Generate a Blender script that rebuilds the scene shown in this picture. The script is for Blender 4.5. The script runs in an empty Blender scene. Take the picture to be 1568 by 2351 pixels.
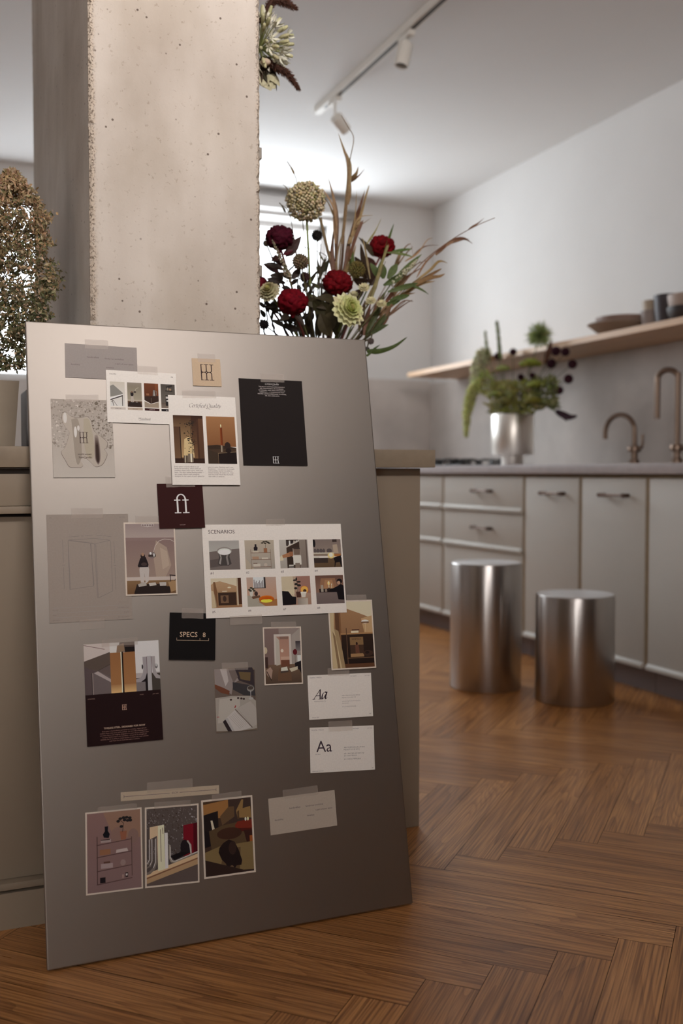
import bpy, bmesh, math, random
from mathutils import Vector as V, Matrix, noise
R = math.radians
random.seed(7)
SC = bpy.context.scene
COL = SC.collection

# ---------------------------------------------------------------- camera, world, light, exposure
CAMZ, FPX, PITCH, YAW, IW, IH = .875, 2334.0, R(2.247), R(22.364), 1568, 2351
FW = V((math.sin(YAW)*math.cos(PITCH), math.cos(YAW)*math.cos(PITCH), -math.sin(PITCH)))
RT = V((math.cos(YAW), -math.sin(YAW), 0)); UP = RT.cross(FW)
cd = bpy.data.cameras.new('camera'); cam = bpy.data.objects.new('camera', cd); COL.objects.link(cam)
cam.location = (0, 0, CAMZ); cam.rotation_euler = (math.pi/2 - PITCH, 0, -YAW)
cd.sensor_fit = 'VERTICAL'; cd.sensor_height = 36; cd.sensor_width = 24; cd.lens = 36*FPX/IH
cd.clip_start = .05; cd.dof.use_dof = True; cd.dof.focus_distance = 2.02; cd.dof.aperture_fstop = 2.5
SC.camera = cam

wd = bpy.data.worlds.new('world'); SC.world = wd; wd.use_nodes = True
wd.node_tree.nodes['Background'].inputs[0].default_value = (.9, .95, 1, 1)
wd.node_tree.nodes['Background'].inputs[1].default_value = 3.5

def area(name, loc, rot, sx, sy, power, col):
    l = bpy.data.lights.new(name, 'AREA'); l.shape = 'RECTANGLE'; l.size = sx; l.size_y = sy
    l.energy = power; l.color = col
    o = bpy.data.objects.new(name, l); COL.objects.link(o); o.location = loc; o.rotation_euler = rot; return o
area('daylight_back_window', (1.95, 6.75, 2.0), (R(-90), 0, 0), 1.5, 1.7, 92, (.86, .94, 1))
area('daylight_rear_window', (-1.9, -3.6, 1.95), (R(90), 0, 0), 1.3, 1.5, 52, (1, .93, .86))
area('daylight_left_window', (-3.6, -1.2, 1.75), (R(90), 0, R(-90)), 1.4, 1.8, 54, (1, .95, .9))
wl = area('added_wash_light', (.60, -.28, 2.58), (0, 0, 0), 1.20, .35, 25, (1, .935, .90))        # added soft light behind the camera, no fixture, washing column and sheet
wl.rotation_euler = (V((.5, 2.1, 2.4))-wl.location).to_track_quat('-Z', 'Y').to_euler(); wl.data.spread = R(92)
SC.view_settings.view_transform = 'Standard'; SC.view_settings.look = 'None'
SC.view_settings.exposure = 0; SC.view_settings.gamma = 1; SC.view_settings.use_curve_mapping = False
SC.cycles.use_denoising = True
SC.cycles.max_bounces = 8; SC.cycles.sample_clamp_indirect = 6

# ---------------------------------------------------------------- helpers
def at(px, py, Y):                      # the point at depth Y seen at that place of the photograph
    d = FW*FPX + RT*(px - IW/2) + UP*(IH/2 - py)
    return V((0, 0, CAMZ)) + d*(Y/d.y)
def atx(px, py, X):
    d = FW*FPX + RT*(px - IW/2) + UP*(IH/2 - py)
    return V((0, 0, CAMZ)) + d*(X/d.x)
def lin(c): return tuple(((v/255)/12.92 if v/255 <= .04045 else ((v/255+.055)/1.055)**2.4) for v in c)

MATS = {}
def mat(name, col, rough=.6, metal=0, noise_amt=0, scale=20, bump=0, bscale=60, alpha=1, spec=.5, stretch=None, col2=None, sheen=0, sss=0):
    if name in MATS: return MATS[name]
    m = bpy.data.materials.new(name); m.use_nodes = True; nt = m.node_tree; b = nt.nodes['Principled BSDF']
    b.inputs['Base Color'].default_value = (*col, 1); b.inputs['Roughness'].default_value = rough
    b.inputs['Metallic'].default_value = metal; b.inputs['Alpha'].default_value = alpha
    b.inputs['Specular IOR Level'].default_value = spec
    if sss: b.inputs['Subsurface Weight'].default_value = sss; b.inputs['Subsurface Radius'].default_value = (.01, .005, .003)
    tc = nt.nodes.new('ShaderNodeTexCoord'); src = tc.outputs['Object']
    if stretch:
        mp = nt.nodes.new('ShaderNodeMapping'); mp.inputs['Scale'].default_value = stretch
        nt.links.new(src, mp.inputs[0]); src = mp.outputs[0]
    if noise_amt or col2:
        n = nt.nodes.new('ShaderNodeTexNoise'); n.inputs['Scale'].default_value = scale; n.inputs['Detail'].default_value = 6
        nt.links.new(src, n.inputs['Vector'])
        r = nt.nodes.new('ShaderNodeValToRGB'); nt.links.new(n.outputs['Fac'], r.inputs[0])
        r.color_ramp.elements[0].position = .3; r.color_ramp.elements[1].position = .7
        c2 = col2 or tuple(min(1, c*(1+noise_amt)) for c in col); c1 = col if col2 else tuple(c*(1-noise_amt) for c in col)
        r.color_ramp.elements[0].color = (*c1, 1); r.color_ramp.elements[1].color = (*c2, 1)
        nt.links.new(r.outputs[0], b.inputs['Base Color'])
    if bump:
        n2 = nt.nodes.new('ShaderNodeTexNoise'); n2.inputs['Scale'].default_value = bscale; n2.inputs['Detail'].default_value = 5
        nt.links.new(src, n2.inputs['Vector'])
        bp = nt.nodes.new('ShaderNodeBump'); bp.inputs['Strength'].default_value = bump; bp.inputs['Distance'].default_value = .002
        nt.links.new(n2.outputs['Fac'], bp.inputs['Height']); nt.links.new(bp.outputs[0], b.inputs['Normal'])
    MATS[name] = m; return m

ORG = {}
def tag(o, label=None, cat=None, group=None, kind=None):
    if label: o['label'] = label
    if cat: o['category'] = cat
    if group: o['group'] = group
    if kind: o['kind'] = kind
    return o
def thing(name, label, cat, loc=(0, 0, 0), group=None):
    o = bpy.data.objects.new(name, None); COL.objects.link(o); o.location = loc; o.empty_display_size = .05
    ORG[o] = V(loc); return tag(o, label, cat, group)

def smooth_pts(P, n=6):
    P = [V(p) for p in P]
    if len(P) < 3: return P
    Q = [P[0]*2-P[1]] + P + [P[-1]*2-P[-2]]; out = []
    for i in range(1, len(Q)-2):
        a, b, c, d = Q[i-1:i+3]
        for k in range(n):
            t = k/n
            out.append(.5*((2*b)+(c-a)*t+(2*a-5*b+4*c-d)*t*t+(3*b-a-3*c+d)*t**3))
    return out + [P[-1]]

class MB:
    def __init__(s): s.v = []; s.f = []; s.m = []; s.c = []; s.cur = 0; s.col = (1, 1, 1)
    def add(s, vs, fs):
        k = len(s.v); s.v += [V(p) for p in vs]
        for f in fs: s.f.append([k+i for i in f]); s.m.append(s.cur); s.c.append(s.col)
        return s
    def box(s, a, b):
        (x0, y0, z0), (x1, y1, z1) = a, b
        return s.add([(x0,y0,z0),(x1,y0,z0),(x1,y1,z0),(x0,y1,z0),(x0,y0,z1),(x1,y0,z1),(x1,y1,z1),(x0,y1,z1)],
                     [(3,2,1,0),(4,5,6,7),(0,1,5,4),(1,2,6,5),(2,3,7,6),(3,0,4,7)])
    def prism(s, poly, lo, hi, axis):       # polygon (2 coords) pushed along an axis
        n = len(poly)
        def p(q, h): return {'x': (h, q[0], q[1]), 'y': (q[0], h, q[1]), 'z': (q[0], q[1], h)}[axis]
        s.add([p(q, lo) for q in poly]+[p(q, hi) for q in poly],
              [tuple(range(n-1, -1, -1)), tuple(range(n, 2*n))]+[(i, (i+1) % n, n+(i+1) % n, n+i) for i in range(n)])
        return s
    def tube(s, P, r, n=8, sm=6, cap=True, flat=1):
        P = smooth_pts(P, sm) if sm else [V(p) for p in P]
        m = len(P); vs = []; t0 = (P[1]-P[0]).normalized()
        x = t0.orthogonal().normalized()
        for i in range(m):
            t = (P[min(i+1, m-1)]-P[max(i-1, 0)]).normalized()
            x = (x - t*x.dot(t)).normalized(); y = t.cross(x)
            k = i/(m-1)
            if callable(r): rr = r(k)
            elif isinstance(r, (tuple, list)): rr = r[0]+(r[1]-r[0])*k
            else: rr = r
            for j in range(n):
                a = 2*math.pi*j/n; vs.append(P[i]+x*math.cos(a)*rr+y*math.sin(a)*rr*flat)
        fs = [(i*n+j, i*n+(j+1) % n, (i+1)*n+(j+1) % n, (i+1)*n+j) for i in range(m-1) for j in range(n)]
        if cap: fs += [tuple(range(n-1, -1, -1)), tuple((m-1)*n+j for j in range(n))]
        return s.add(vs, fs)
    def lathe(s, prof, c=(0, 0, 0), n=48, axis=None, cap=True):
        c = V(c); rot = V((0, 0, 1)).rotation_difference(V(axis)).to_matrix() if axis else Matrix.Identity(3)
        vs = [c+rot @ V((r*math.cos(2*math.pi*j/n), r*math.sin(2*math.pi*j/n), z)) for r, z in prof for j in range(n)]
        m = len(prof)
        fs = [(i*n+j, i*n+(j+1) % n, (i+1)*n+(j+1) % n, (i+1)*n+j) for i in range(m-1) for j in range(n)]
        if cap: fs += [tuple(range(n-1, -1, -1)), tuple((m-1)*n+j for j in range(n))]
        return s.add(vs, fs)
    def ball(s, c, r, sub=2, amp=0, freq=1, sq=(1, 1, 1), ridge=False, seed=0):
        bm = bmesh.new(); bmesh.ops.create_icosphere(bm, subdivisions=sub, radius=1)
        c = V(c); vs = []
        for v in bm.verts:
            d = v.co.normalized(); k = 1
            if amp:
                q = noise.noise(d*freq+V((seed*3.1, seed*1.7, seed)))
                k += amp*((1-abs(q)*3) if ridge else q)
            vs.append(c+V((d.x*sq[0], d.y*sq[1], d.z*sq[2]))*r*k)
        s.add(vs, [[v.index for v in f.verts] for f in bm.faces]); bm.free(); return s
    def leaf(s, a, b, w, bend=0, n=7, side=None, fold=.25, shape=None):
        a, b = V(a), V(b); d = b-a; L = d.length; t = d.normalized()
        side = V(side) if side else t.cross(V((random.uniform(-1, 1), -1.5, random.uniform(-.6, .6)))).normalized()
        side = (side-t*side.dot(t)).normalized(); nrm = side.cross(t)
        bv = V(bend) if isinstance(bend, (tuple, list, V)) else nrm*bend
        vs = []
        for i in range(n):
            k = i/(n-1); ww = w*(shape(k) if shape else math.sin(math.pi*min(.98, k*.92+.06))**.8)*.5
            p = a+d*k+bv*L*4*k*(1-k)
            vs += [p-side*ww+nrm*ww*fold, p, p+side*ww+nrm*ww*fold]
        fs = []
        for i in range(n-1):
            for j in (0, 1): fs.append((i*3+j, i*3+j+1, i*3+4+j, i*3+3+j))
        return s.add(vs, fs)
    def build(s, name, mats, parent=None, smooth=False, bevel=0, col=False, kind=None, angle=40):
        if not isinstance(mats, (list, tuple)): mats = [mats]
        o0 = ORG.get(parent, V((0, 0, 0)))
        me = bpy.data.meshes.new(name); me.from_pydata([tuple(p-o0) for p in s.v], [], s.f)
        for m in mats: me.materials.append(m)
        if len(mats) > 1: me.polygons.foreach_set('material_index', s.m)
        if col:
            ca = me.color_attributes.new('tint', 'FLOAT_COLOR', 'CORNER'); k = 0
            for p, c in zip(me.polygons, s.c):
                for li in p.loop_indices: ca.data[li].color = (*c, 1)
        if bevel:
            bm = bmesh.new(); bm.from_mesh(me)
            es = [e for e in bm.edges if len(e.link_faces) == 2 and e.calc_face_angle(0) > .6]
            bmesh.ops.bevel(bm, geom=es, offset=bevel, segments=2, affect='EDGES', profile=.6)
            bm.to_mesh(me); bm.free()
        if smooth:
            me.polygons.foreach_set('use_smooth', [True]*len(me.polygons))
            if angle < 180: me.set_sharp_from_angle(angle=R(angle))
        me.update(); o = bpy.data.objects.new(name, me); COL.objects.link(o)
        if parent: o.parent = parent; ORG[o] = o0
        if kind: o['kind'] = kind
        return o

def tint_mat(name, rough=.6, spec=.4, amt=.25, scale=120, trans=0):
    if name in MATS: return MATS[name]
    m = mat(name, (1, 1, 1), rough, spec=spec); nt = m.node_tree; b = nt.nodes['Principled BSDF']
    a = nt.nodes.new('ShaderNodeAttribute'); a.attribute_name = 'tint'
    out = a.outputs['Color']
    if amt:
        tc = nt.nodes.new('ShaderNodeTexCoord'); n = nt.nodes.new('ShaderNodeTexNoise'); n.inputs['Scale'].default_value = scale; n.inputs['Detail'].default_value = 3
        nt.links.new(tc.outputs['Object'], n.inputs['Vector'])
        mr = nt.nodes.new('ShaderNodeMapRange'); mr.inputs[1].default_value = .25; mr.inputs[2].default_value = .75; mr.inputs[3].default_value = 1-amt; mr.inputs[4].default_value = 1+amt
        nt.links.new(n.outputs['Fac'], mr.inputs[0])
        mx = nt.nodes.new('ShaderNodeVectorMath'); mx.operation = 'SCALE'; nt.links.new(out, mx.inputs[0]); nt.links.new(mr.outputs[0], mx.inputs['Scale']); out = mx.outputs[0]
    nt.links.new(out, b.inputs['Base Color'])
    if trans:
        t = nt.nodes.new('ShaderNodeBsdfTranslucent'); nt.links.new(out, t.inputs[0])
        mxs = nt.nodes.new('ShaderNodeMixShader'); mxs.inputs[0].default_value = trans
        nt.links.new(b.outputs[0], mxs.inputs[1]); nt.links.new(t.outputs[0], mxs.inputs[2])
        nt.links.new(mxs.outputs[0], nt.nodes['Material Output'].inputs[0])
    return m

def steel(name, col, rough, aniso, rot, uv=False, streak=True):
    if name in MATS: return MATS[name]
    m = mat(name, col, rough, 1); nt = m.node_tree; b = nt.nodes['Principled BSDF']
    b.inputs['Anisotropic'].default_value = aniso; b.inputs['Anisotropic Rotation'].default_value = rot
    tg = nt.nodes.new('ShaderNodeTangent')
    if uv: tg.direction_type = 'UV_MAP'; tg.uv_map = 'UVMap'
    else: tg.direction_type = 'RADIAL'; tg.axis = 'Z'
    nt.links.new(tg.outputs[0], b.inputs['Tangent'])
    if streak:                                    # fine brushed grain running across
        tc = nt.nodes.new('ShaderNodeTexCoord'); mp = nt.nodes.new('ShaderNodeMapping')
        mp.inputs['Scale'].default_value = (3, 900, 3) if uv else (3, 3, 900)
        n = nt.nodes.new('ShaderNodeTexNoise'); n.inputs['Scale'].default_value = 1; n.inputs['Detail'].default_value = 3
        nt.links.new(tc.outputs['Object'], mp.inputs[0]); nt.links.new(mp.outputs[0], n.inputs['Vector'])
        mr = nt.nodes.new('ShaderNodeMapRange'); mr.inputs[3].default_value = rough-.06; mr.inputs[4].default_value = rough+.06
        nt.links.new(n.outputs['Fac'], mr.inputs[0]); nt.links.new(mr.outputs[0], b.inputs['Roughness'])
    return m

# ---------------------------------------------------------------- materials
WALL = mat('white_plaster', lin((222, 220, 218)), .85, noise_amt=.02, scale=3, bump=.08, bscale=150)
CEIL = mat('ceiling_paint', lin((226, 225, 224)), .9, noise_amt=.01, scale=2)
DARKWALL = mat('dark_brown_panelling', lin((40, 28, 23)), .6, noise_amt=.2, scale=4)
SPLASH = mat('grey_microcement', lin((198, 189, 182)), .6, noise_amt=.12, scale=4, bump=.05, bscale=40)
REARWALL = mat('brown_limewash', lin((112, 94, 82)), .85, noise_amt=.1, scale=3)
FRONT = mat('sage_grey_lacquer', lin((192, 187, 179)), .55, noise_amt=.015, scale=5)
GAP = mat('oak_gap_strip', lin((150, 130, 104)), .6, noise_amt=.1, scale=30)
PLINTH = mat('grey_plinth', lin((128, 116, 116)), .55, noise_amt=.05, scale=10)
STONE = mat('lavender_grey_stone', lin((176, 168, 168)), .4, noise_amt=.06, scale=25)
ISLANDTOP = mat('warm_sandstone_top', lin((146, 131, 112)), .55, noise_amt=.07, scale=45, bump=.05, bscale=200)
ISLAND = mat('greige_island_panel', lin((152, 137, 119)), .55, noise_amt=.02, scale=6)
OAK = mat('oak_shelf', lin((205, 165, 125)), .45, noise_amt=.14, scale=3, stretch=(14, 1, 14))
BRONZE = mat('dark_bronze', lin((92, 70, 60)), .35, 1)
FAUCET = mat('brushed_bronze', lin((138, 118, 104)), .36, 1)
BLACK = mat('black_iron', lin((26, 24, 25)), .45)
WHITEM = mat('white_track_metal', lin((225, 220, 212)), .45)
DARKSLOT = mat('dark_track_slot', lin((60, 54, 50)), .5)
FRAMEM = mat('white_window_frame', lin((205, 202, 200)), .5)
BOARDM = steel('brushed_steel_board', (.37, .333, .30), .53, .10, .25, uv=True, streak=False)
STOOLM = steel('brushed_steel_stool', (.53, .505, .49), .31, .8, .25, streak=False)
TOPGLARE = steel('stool_steel_top_glare', (.82, .81, .82), .42, .2, .25, streak=False)  # stool steel made brighter, reflected glare put into its colour
VASEM = steel('brushed_steel_vase', (.95, .91, .85), .42, .4, .25, streak=False)
def concrete():
    m = mat('rough_concrete', (1, 1, 1), .8); nt = m.node_tree; b = nt.nodes['Principled BSDF']; L = nt.links.new
    tc = nt.nodes.new('ShaderNodeTexCoord')
    def nz(scale, st=(1, 1, 1), det=6):
        mp = nt.nodes.new('ShaderNodeMapping'); mp.inputs['Scale'].default_value = st; L(tc.outputs['Object'], mp.inputs[0])
        n = nt.nodes.new('ShaderNodeTexNoise'); n.inputs['Scale'].default_value = scale; n.inputs['Detail'].default_value = det; L(mp.outputs[0], n.inputs['Vector']); return n.outputs['Fac']
    def ramp(f, p0, c0, p1, c1):
        r = nt.nodes.new('ShaderNodeValToRGB'); e = r.color_ramp.elements; e[0].position = p0; e[1].position = p1; e[0].color = (*c0, 1); e[1].color = (*c1, 1); L(f, r.inputs[0]); return r.outputs[0]
    def mul(a, c):
        x = nt.nodes.new('ShaderNodeMixRGB'); x.blend_type = 'MULTIPLY'; x.inputs[0].default_value = 1; L(a, x.inputs[1]); L(c, x.inputs[2]); return x.outputs[0]
    c = ramp(nz(5), .3, lin((192, 182, 172)), .7, lin((208, 199, 189)))
    c = mul(c, ramp(nz(9, (1, 1, .12)), .3, (.88, .86, .84), .65, (1, 1, 1)))          # vertical runs
    c = mul(c, ramp(nz(3.2, (1.3, 1, .8), 9), .44, (.86, .84, .81), .56, (1, 1, 1)))     # blotches
    vo = nt.nodes.new('ShaderNodeTexVoronoi'); vo.inputs['Scale'].default_value = 34; L(tc.outputs['Object'], vo.inputs['Vector'])
    pit = ramp(vo.outputs['Distance'],   .06, (.26, .22, .20), .10, (1, 1, 1))
    gate = ramp(nz(9, det=3), .52, (1, 1, 1), .57, (0, 0, 0))
    mx = nt.nodes.new('ShaderNodeMixRGB'); L(gate, mx.inputs[0]); L(pit, mx.inputs[1]); mx.inputs[2].default_value = (1, 1, 1, 1)
    mi = nt.nodes.new('ShaderNodeMixRGB'); L(gate, mi.inputs[0]); mi.inputs[1].default_value = (1, 1, 1, 1); L(pit, mi.inputs[2])
    c = mul(c, mi.outputs[0])
    c = mul(c, ramp(nz(120, det=3), .27, (.80, .77, .74), .36, (1, 1, 1)))
    sx = nt.nodes.new('ShaderNodeSeparateXYZ'); L(tc.outputs['Object'], sx.inputs[0])
    def edge(x0, w):
        d = nt.nodes.new('ShaderNodeMath'); d.operation = 'SUBTRACT'; L(sx.outputs['X'], d.inputs[0]); d.inputs[1].default_value = x0
        a_ = nt.nodes.new('ShaderNodeMath'); a_.operation = 'ABSOLUTE'; L(d.outputs[0], a_.inputs[0])
        s_ = nt.nodes.new('ShaderNodeMath'); s_.operation = 'MULTIPLY_ADD'; L(nz(60, det=3), s_.inputs[0]); s_.inputs[1].default_value = -w*1.6; yd = nt.nodes.new('ShaderNodeMath'); yd.operation = 'SUBTRACT'; L(sx.outputs['Y'], yd.inputs[0]); yd.inputs[1].default_value = 2.062
        sm = nt.nodes.new('ShaderNodeMath'); sm.operation = 'ADD'; L(a_.outputs[0], sm.inputs[0]); L(yd.outputs[0], sm.inputs[1]); L(sm.outputs[0], s_.inputs[2])
        return ramp(s_.outputs[0], -.004, (1, 1, 1), .006, (0, 0, 0))
    for x0, w in ((.312, .010), (.664, .006)):
        e_ = nt.nodes.new('ShaderNodeMixRGB'); L(edge(x0, w), e_.inputs[0]); L(c, e_.inputs[1]); L(ramp(nz(240, det=2), .36, lin((112, 98, 86)), .5, lin((190, 176, 160))), e_.inputs[2]); c = e_.outputs[0]
    L(c, b.inputs['Base Color'])
    bp = nt.nodes.new('ShaderNodeBump'); bp.inputs['Strength'].default_value = .35; bp.inputs['Distance'].default_value = .0015
    L(nz(180), bp.inputs['Height']); L(bp.outputs[0], b.inputs['Normal']); return m
CONC = concrete()

def glass():
    m = bpy.data.materials.new('window_glass'); m.use_nodes = True; nt = m.node_tree; nt.nodes.clear()
    o = nt.nodes.new('ShaderNodeOutputMaterial'); t = nt.nodes.new('ShaderNodeBsdfTransparent'); g = nt.nodes.new('ShaderNodeBsdfGlossy')
    g.inputs['Roughness'].default_value = .02; x = nt.nodes.new('ShaderNodeMixShader'); x.inputs[0].default_value = .06
    nt.links.new(t.outputs[0], x.inputs[1]); nt.links.new(g.outputs[0], x.inputs[2]); nt.links.new(x.outputs[0], o.inputs[0]); return m
GLASS = glass()

def floor_mat():
    m = mat('oiled_oak_herringbone', (1, 1, 1), .38, spec=.45); nt = m.node_tree; b = nt.nodes['Principled BSDF']; L = nt.links.new
    uv = nt.nodes.new('ShaderNodeUVMap'); at_ = nt.nodes.new('ShaderNodeAttribute'); at_.attribute_name = 'tint'
    sep = nt.nodes.new('ShaderNodeSeparateColor'); L(at_.outputs['Color'], sep.inputs[0])
    cmb = nt.nodes.new('ShaderNodeCombineXYZ'); L(sep.outputs[1], cmb.inputs[2])
    add = nt.nodes.new('ShaderNodeVectorMath'); add.operation = 'ADD'; L(uv.outputs[0], add.inputs[0])
    sc = nt.nodes.new('ShaderNodeVectorMath'); sc.operation = 'SCALE'; sc.inputs['Scale'].default_value = 40; L(cmb.outputs[0], sc.inputs[0]); L(sc.outputs[0], add.inputs[1])
    def nz(st, scale, det=4, dist=0):
        mp = nt.nodes.new('ShaderNodeMapping'); mp.inputs['Scale'].default_value = st; L(add.outputs[0], mp.inputs[0])
        n = nt.nodes.new('ShaderNodeTexNoise'); n.inputs['Scale'].default_value = scale; n.inputs['Detail'].default_value = det; n.inputs['Distortion'].default_value = dist; L(mp.outputs[0], n.inputs['Vector']); return n.outputs['Fac']
    def ramp(f, p0, c0, p1, c1):
        r = nt.nodes.new('ShaderNodeValToRGB'); e = r.color_ramp.elements; e[0].position = p0; e[1].position = p1; e[0].color = (*c0, 1); e[1].color = (*c1, 1); L(f, r.inputs[0]); return r.outputs[0]
    def mulc(a, c, f=1):
        x = nt.nodes.new('ShaderNodeMixRGB'); x.blend_type = 'MULTIPLY'; x.inputs[0].default_value = f; L(a, x.inputs[1]); L(c, x.inputs[2]); return x.outputs[0]
    base = ramp(sep.outputs[0], 0, lin((178, 125, 73)), 1, lin((208, 154, 99)))
    # growth rings: bands across the plank, warped by a slow noise so they form cathedrals
    field = nz((.75, 9, 1), 1, 1.5, .1)
    k = nt.nodes.new('ShaderNodeMath'); k.operation = 'MULTIPLY_ADD'; L(field, k.inputs[0]); L(sep.outputs[2], k.inputs[1]); k.inputs[2].default_value = 0
    fr = nt.nodes.new('ShaderNodeMath'); fr.operation = 'FRACT'; L(k.outputs[0], fr.inputs[0])
    rings = ramp(fr.outputs[0],   .0, (.62, .55, .50), .5, (1, 1, 1))
    c = mulc(base, rings, .75)
    c = mulc(c, ramp(nz((5, 330, 1), 1, 3), .38, (.50, .42, .37), .58, (1.08, 1.05, 1.0)), .9)   # fine pores
    c = mulc(c, ramp(nz((2.5, 14, 1), 1, 4), .3, (.84, .8, .78), .7, (1.08, 1.06, 1.04)))
    L(c, b.inputs['Base Color'])
    r = nt.nodes.new('ShaderNodeMapRange'); r.inputs[3].default_value = .24; r.inputs[4].default_value = .38; L(nz((8, 60, 1), 1), r.inputs[0]); L(r.outputs[0], b.inputs['Roughness'])
    bp = nt.nodes.new('ShaderNodeBump'); bp.inputs['Strength'].default_value = .12; bp.inputs['Distance'].default_value = .001
    L(nz((6, 380, 1), 1, 3), bp.inputs['Height']); L(bp.outputs[0], b.inputs['Normal']); return m

def make_floor(x0, x1, y0, y1):
    w, Lp, q = .0957, .686, math.sqrt(.5); a, b = V((q, q)), V((q, -q)); o = V((1.049, 1.955)); rnd = random.Random(3)
    bm = bmesh.new(); uvl = bm.loops.layers.uv.new('UVMap'); tl = bm.loops.layers.float_color.new('tint'); g = .0006
    def plank(p, d, e):                               # p corner, d long direction, e across
        cs = [(g, g), (Lp-g, g), (Lp-g, w-g), (g, w-g)]; pts = [p+d*u+e*v for u, v in cs]
        if max(t.x for t in pts) < x0 or min(t.x for t in pts) > x1 or max(t.y for t in pts) < y0 or min(t.y for t in pts) > y1: return
        vs = [bm.verts.new((t.x, t.y, 0)) for t in pts]
        n = (vs[1].co-vs[0].co).cross(vs[2].co-vs[1].co)
        tone, sd, rg = rnd.random(), rnd.random(), rnd.choice((9, 14, 20, 26, 34))
        idx = [0, 1, 2, 3]
        if n.z < 0: idx = [3, 2, 1, 0]
        f = bm.faces.new([vs[i] for i in idx])
        for l, i in zip(f.loops, idx):
            l[uvl].uv = (cs[i][0], cs[i][1]); l[tl] = (tone, sd, rg, 1)
    for r in range(-7, 7):
        for i in range(-70, 70):
            e1 = o+(a*(w+Lp)+b*(w-Lp))*r+(a+b)*w*i
            plank(e1, b, a); plank(e1+a*w, a, b)
    for co, no in (((x0, 0, 0), (-1, 0, 0)), ((x1, 0, 0), (1, 0, 0)), ((0, y0, 0), (0, -1, 0)), ((0, y1, 0), (0, 1, 0))):
        bmesh.ops.bisect_plane(bm, geom=bm.verts[:]+bm.edges[:]+bm.faces[:], plane_co=co, plane_no=no, clear_outer=True)
    me = bpy.data.meshes.new('floor'); bm.to_mesh(me); bm.free()
    me.materials.append(floor_mat()); f = bpy.data.objects.new('floor', me); COL.objects.link(f); f['kind'] = 'structure'
    s = MB().box((x0-.2, y0-.2, -.2), (x1+.2, y1+.2, -.0012)).build('trim_1', mat('dark_joint_base', lin((52, 32, 22)), .8), kind='structure')  # dark base showing through the joints between planks
XL, XR, YR, YB, ZC = -3.2, 3.28, -3.2, 6.33, 2.69
make_floor(XL, XR, YR, YB)
S = 'structure'
def wall_holes(name, axis, p, t, lo, hi, holes, m, z1=ZC):      # slab with rectangular openings, holes sorted along
    b = MB(); q0, q1 = min(p, p+t), max(p, p+t)
    def bx(a0, a1, z0, z1_):
        if a1-a0 < 1e-4 or z1_-z0 < 1e-4: return
        b.box((a0, q0, z0), (a1, q1, z1_)) if axis == 'x' else b.box((q0, a0, z0), (q1, a1, z1_))
    c = lo
    for a0, a1, z0, zt in holes: bx(c, a0, 0, z1); bx(a0, a1, 0, z0); bx(a0, a1, zt, z1); c = a1
    bx(c, hi, 0, z1); return b.build(name, m, kind=S)
wall_holes('wall_back', 'x', YB, .3, XL-.3, XR+.3, [(-.9, 1.05, 1.43, 2.535), (1.35, 2.545, 1.43, 2.535)], WALL)
wall_holes('wall_rear', 'x', YR, -.3, XL-.3, XR+.3, [(-2.4, -1.4, 1.25, 2.5)], REARWALL)
wall_holes('wall_left', 'y', XL, -.3, YR, YB, [(-1.75, -.75, .9, 2.45)], WALL)
MB().box((XR, YR, 0), (XR+.3, YB, ZC)).build('wall_right', WALL, kind=S)
MB().box((XL-.3, YR-.3, ZC), (XR+.3, YB+.3, ZC+.2)).build('ceiling', CEIL, kind=S)
MB().box((XL+.002, YR+.001, 0), (XR, YR+.03, 1.24)).build('trim_2', DARKWALL, kind=S)
MB().box((XR-.03, YR+.03, 0), (XR, 1.6, 2.2)).build('trim_5', DARKWALL, kind=S)      # added dark panel out of view, darkens the steel sheet's reflection
def window(n, axis, p, t, a0, a1, z0, z1, mull=()):
    b = MB(); fw = .045; m0, m1 = p+t*.45, p+t*.65
    lo, hi = min(m0, m1), max(m0, m1)
    def bx(q0, q1, y0, y1):
        b.box((q0, lo, y0), (q1, hi, y1)) if axis == 'x' else b.box((lo, q0, y0), (hi, q1, y1))
    bx(a0, a1, z0, z0+fw); bx(a0, a1, z1-fw, z1); bx(a0, a0+fw, z0, z1); bx(a1-fw, a1, z0, z1)
    for k in mull: bx(k-.03, k+.03, z0, z1)
    w = b.build('window_%d' % n, FRAMEM, kind=S)
    g = MB(); mid = (lo+hi)/2
    g.box((a0+.02, mid-.003, z0+.02), (a1-.02, mid+.003, z1-.02)) if axis == 'x' else g.box((mid-.003, a0+.02, z0+.02), (mid+.003, a1-.02, z1-.02))
    g.build('pane', GLASS, w)
window(1, 'x', YB, .3, 1.35, 2.545, 1.43, 2.535)
window(2, 'x', YB, .3, -.9, 1.05, 1.43, 2.535, (.08,))
window(3, 'x', YR, -.3, -2.4, -1.4, 1.25, 2.5)
window(4, 'y', XL, -.3, -1.75, -.75, .9, 2.45)
MB().box((XR-.018, 2.40, .91), (XR, YB, 1.485)).build('trim_3', SPLASH, kind=S)
MB().box((2.60, YB-.018, .91), (XR-.018, YB, 1.506)).build('trim_4', SPLASH, kind=S)
t = thing('roller_blind', 'white roller blind cassette above the bright back window', 'blind', (1.97, 6.29, 2.56))
MB().box((1.32, 6.25, 2.565), (2.60, 6.329, 2.645)).build('cassette', FRAMEM, t, bevel=.006)
MB().box((2.60, 6.24, 2.55), (2.68, 6.329, 2.60)).build('bracket', mat('grey_bracket', lin((120, 112, 104)), .5), t, bevel=.004)

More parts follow.
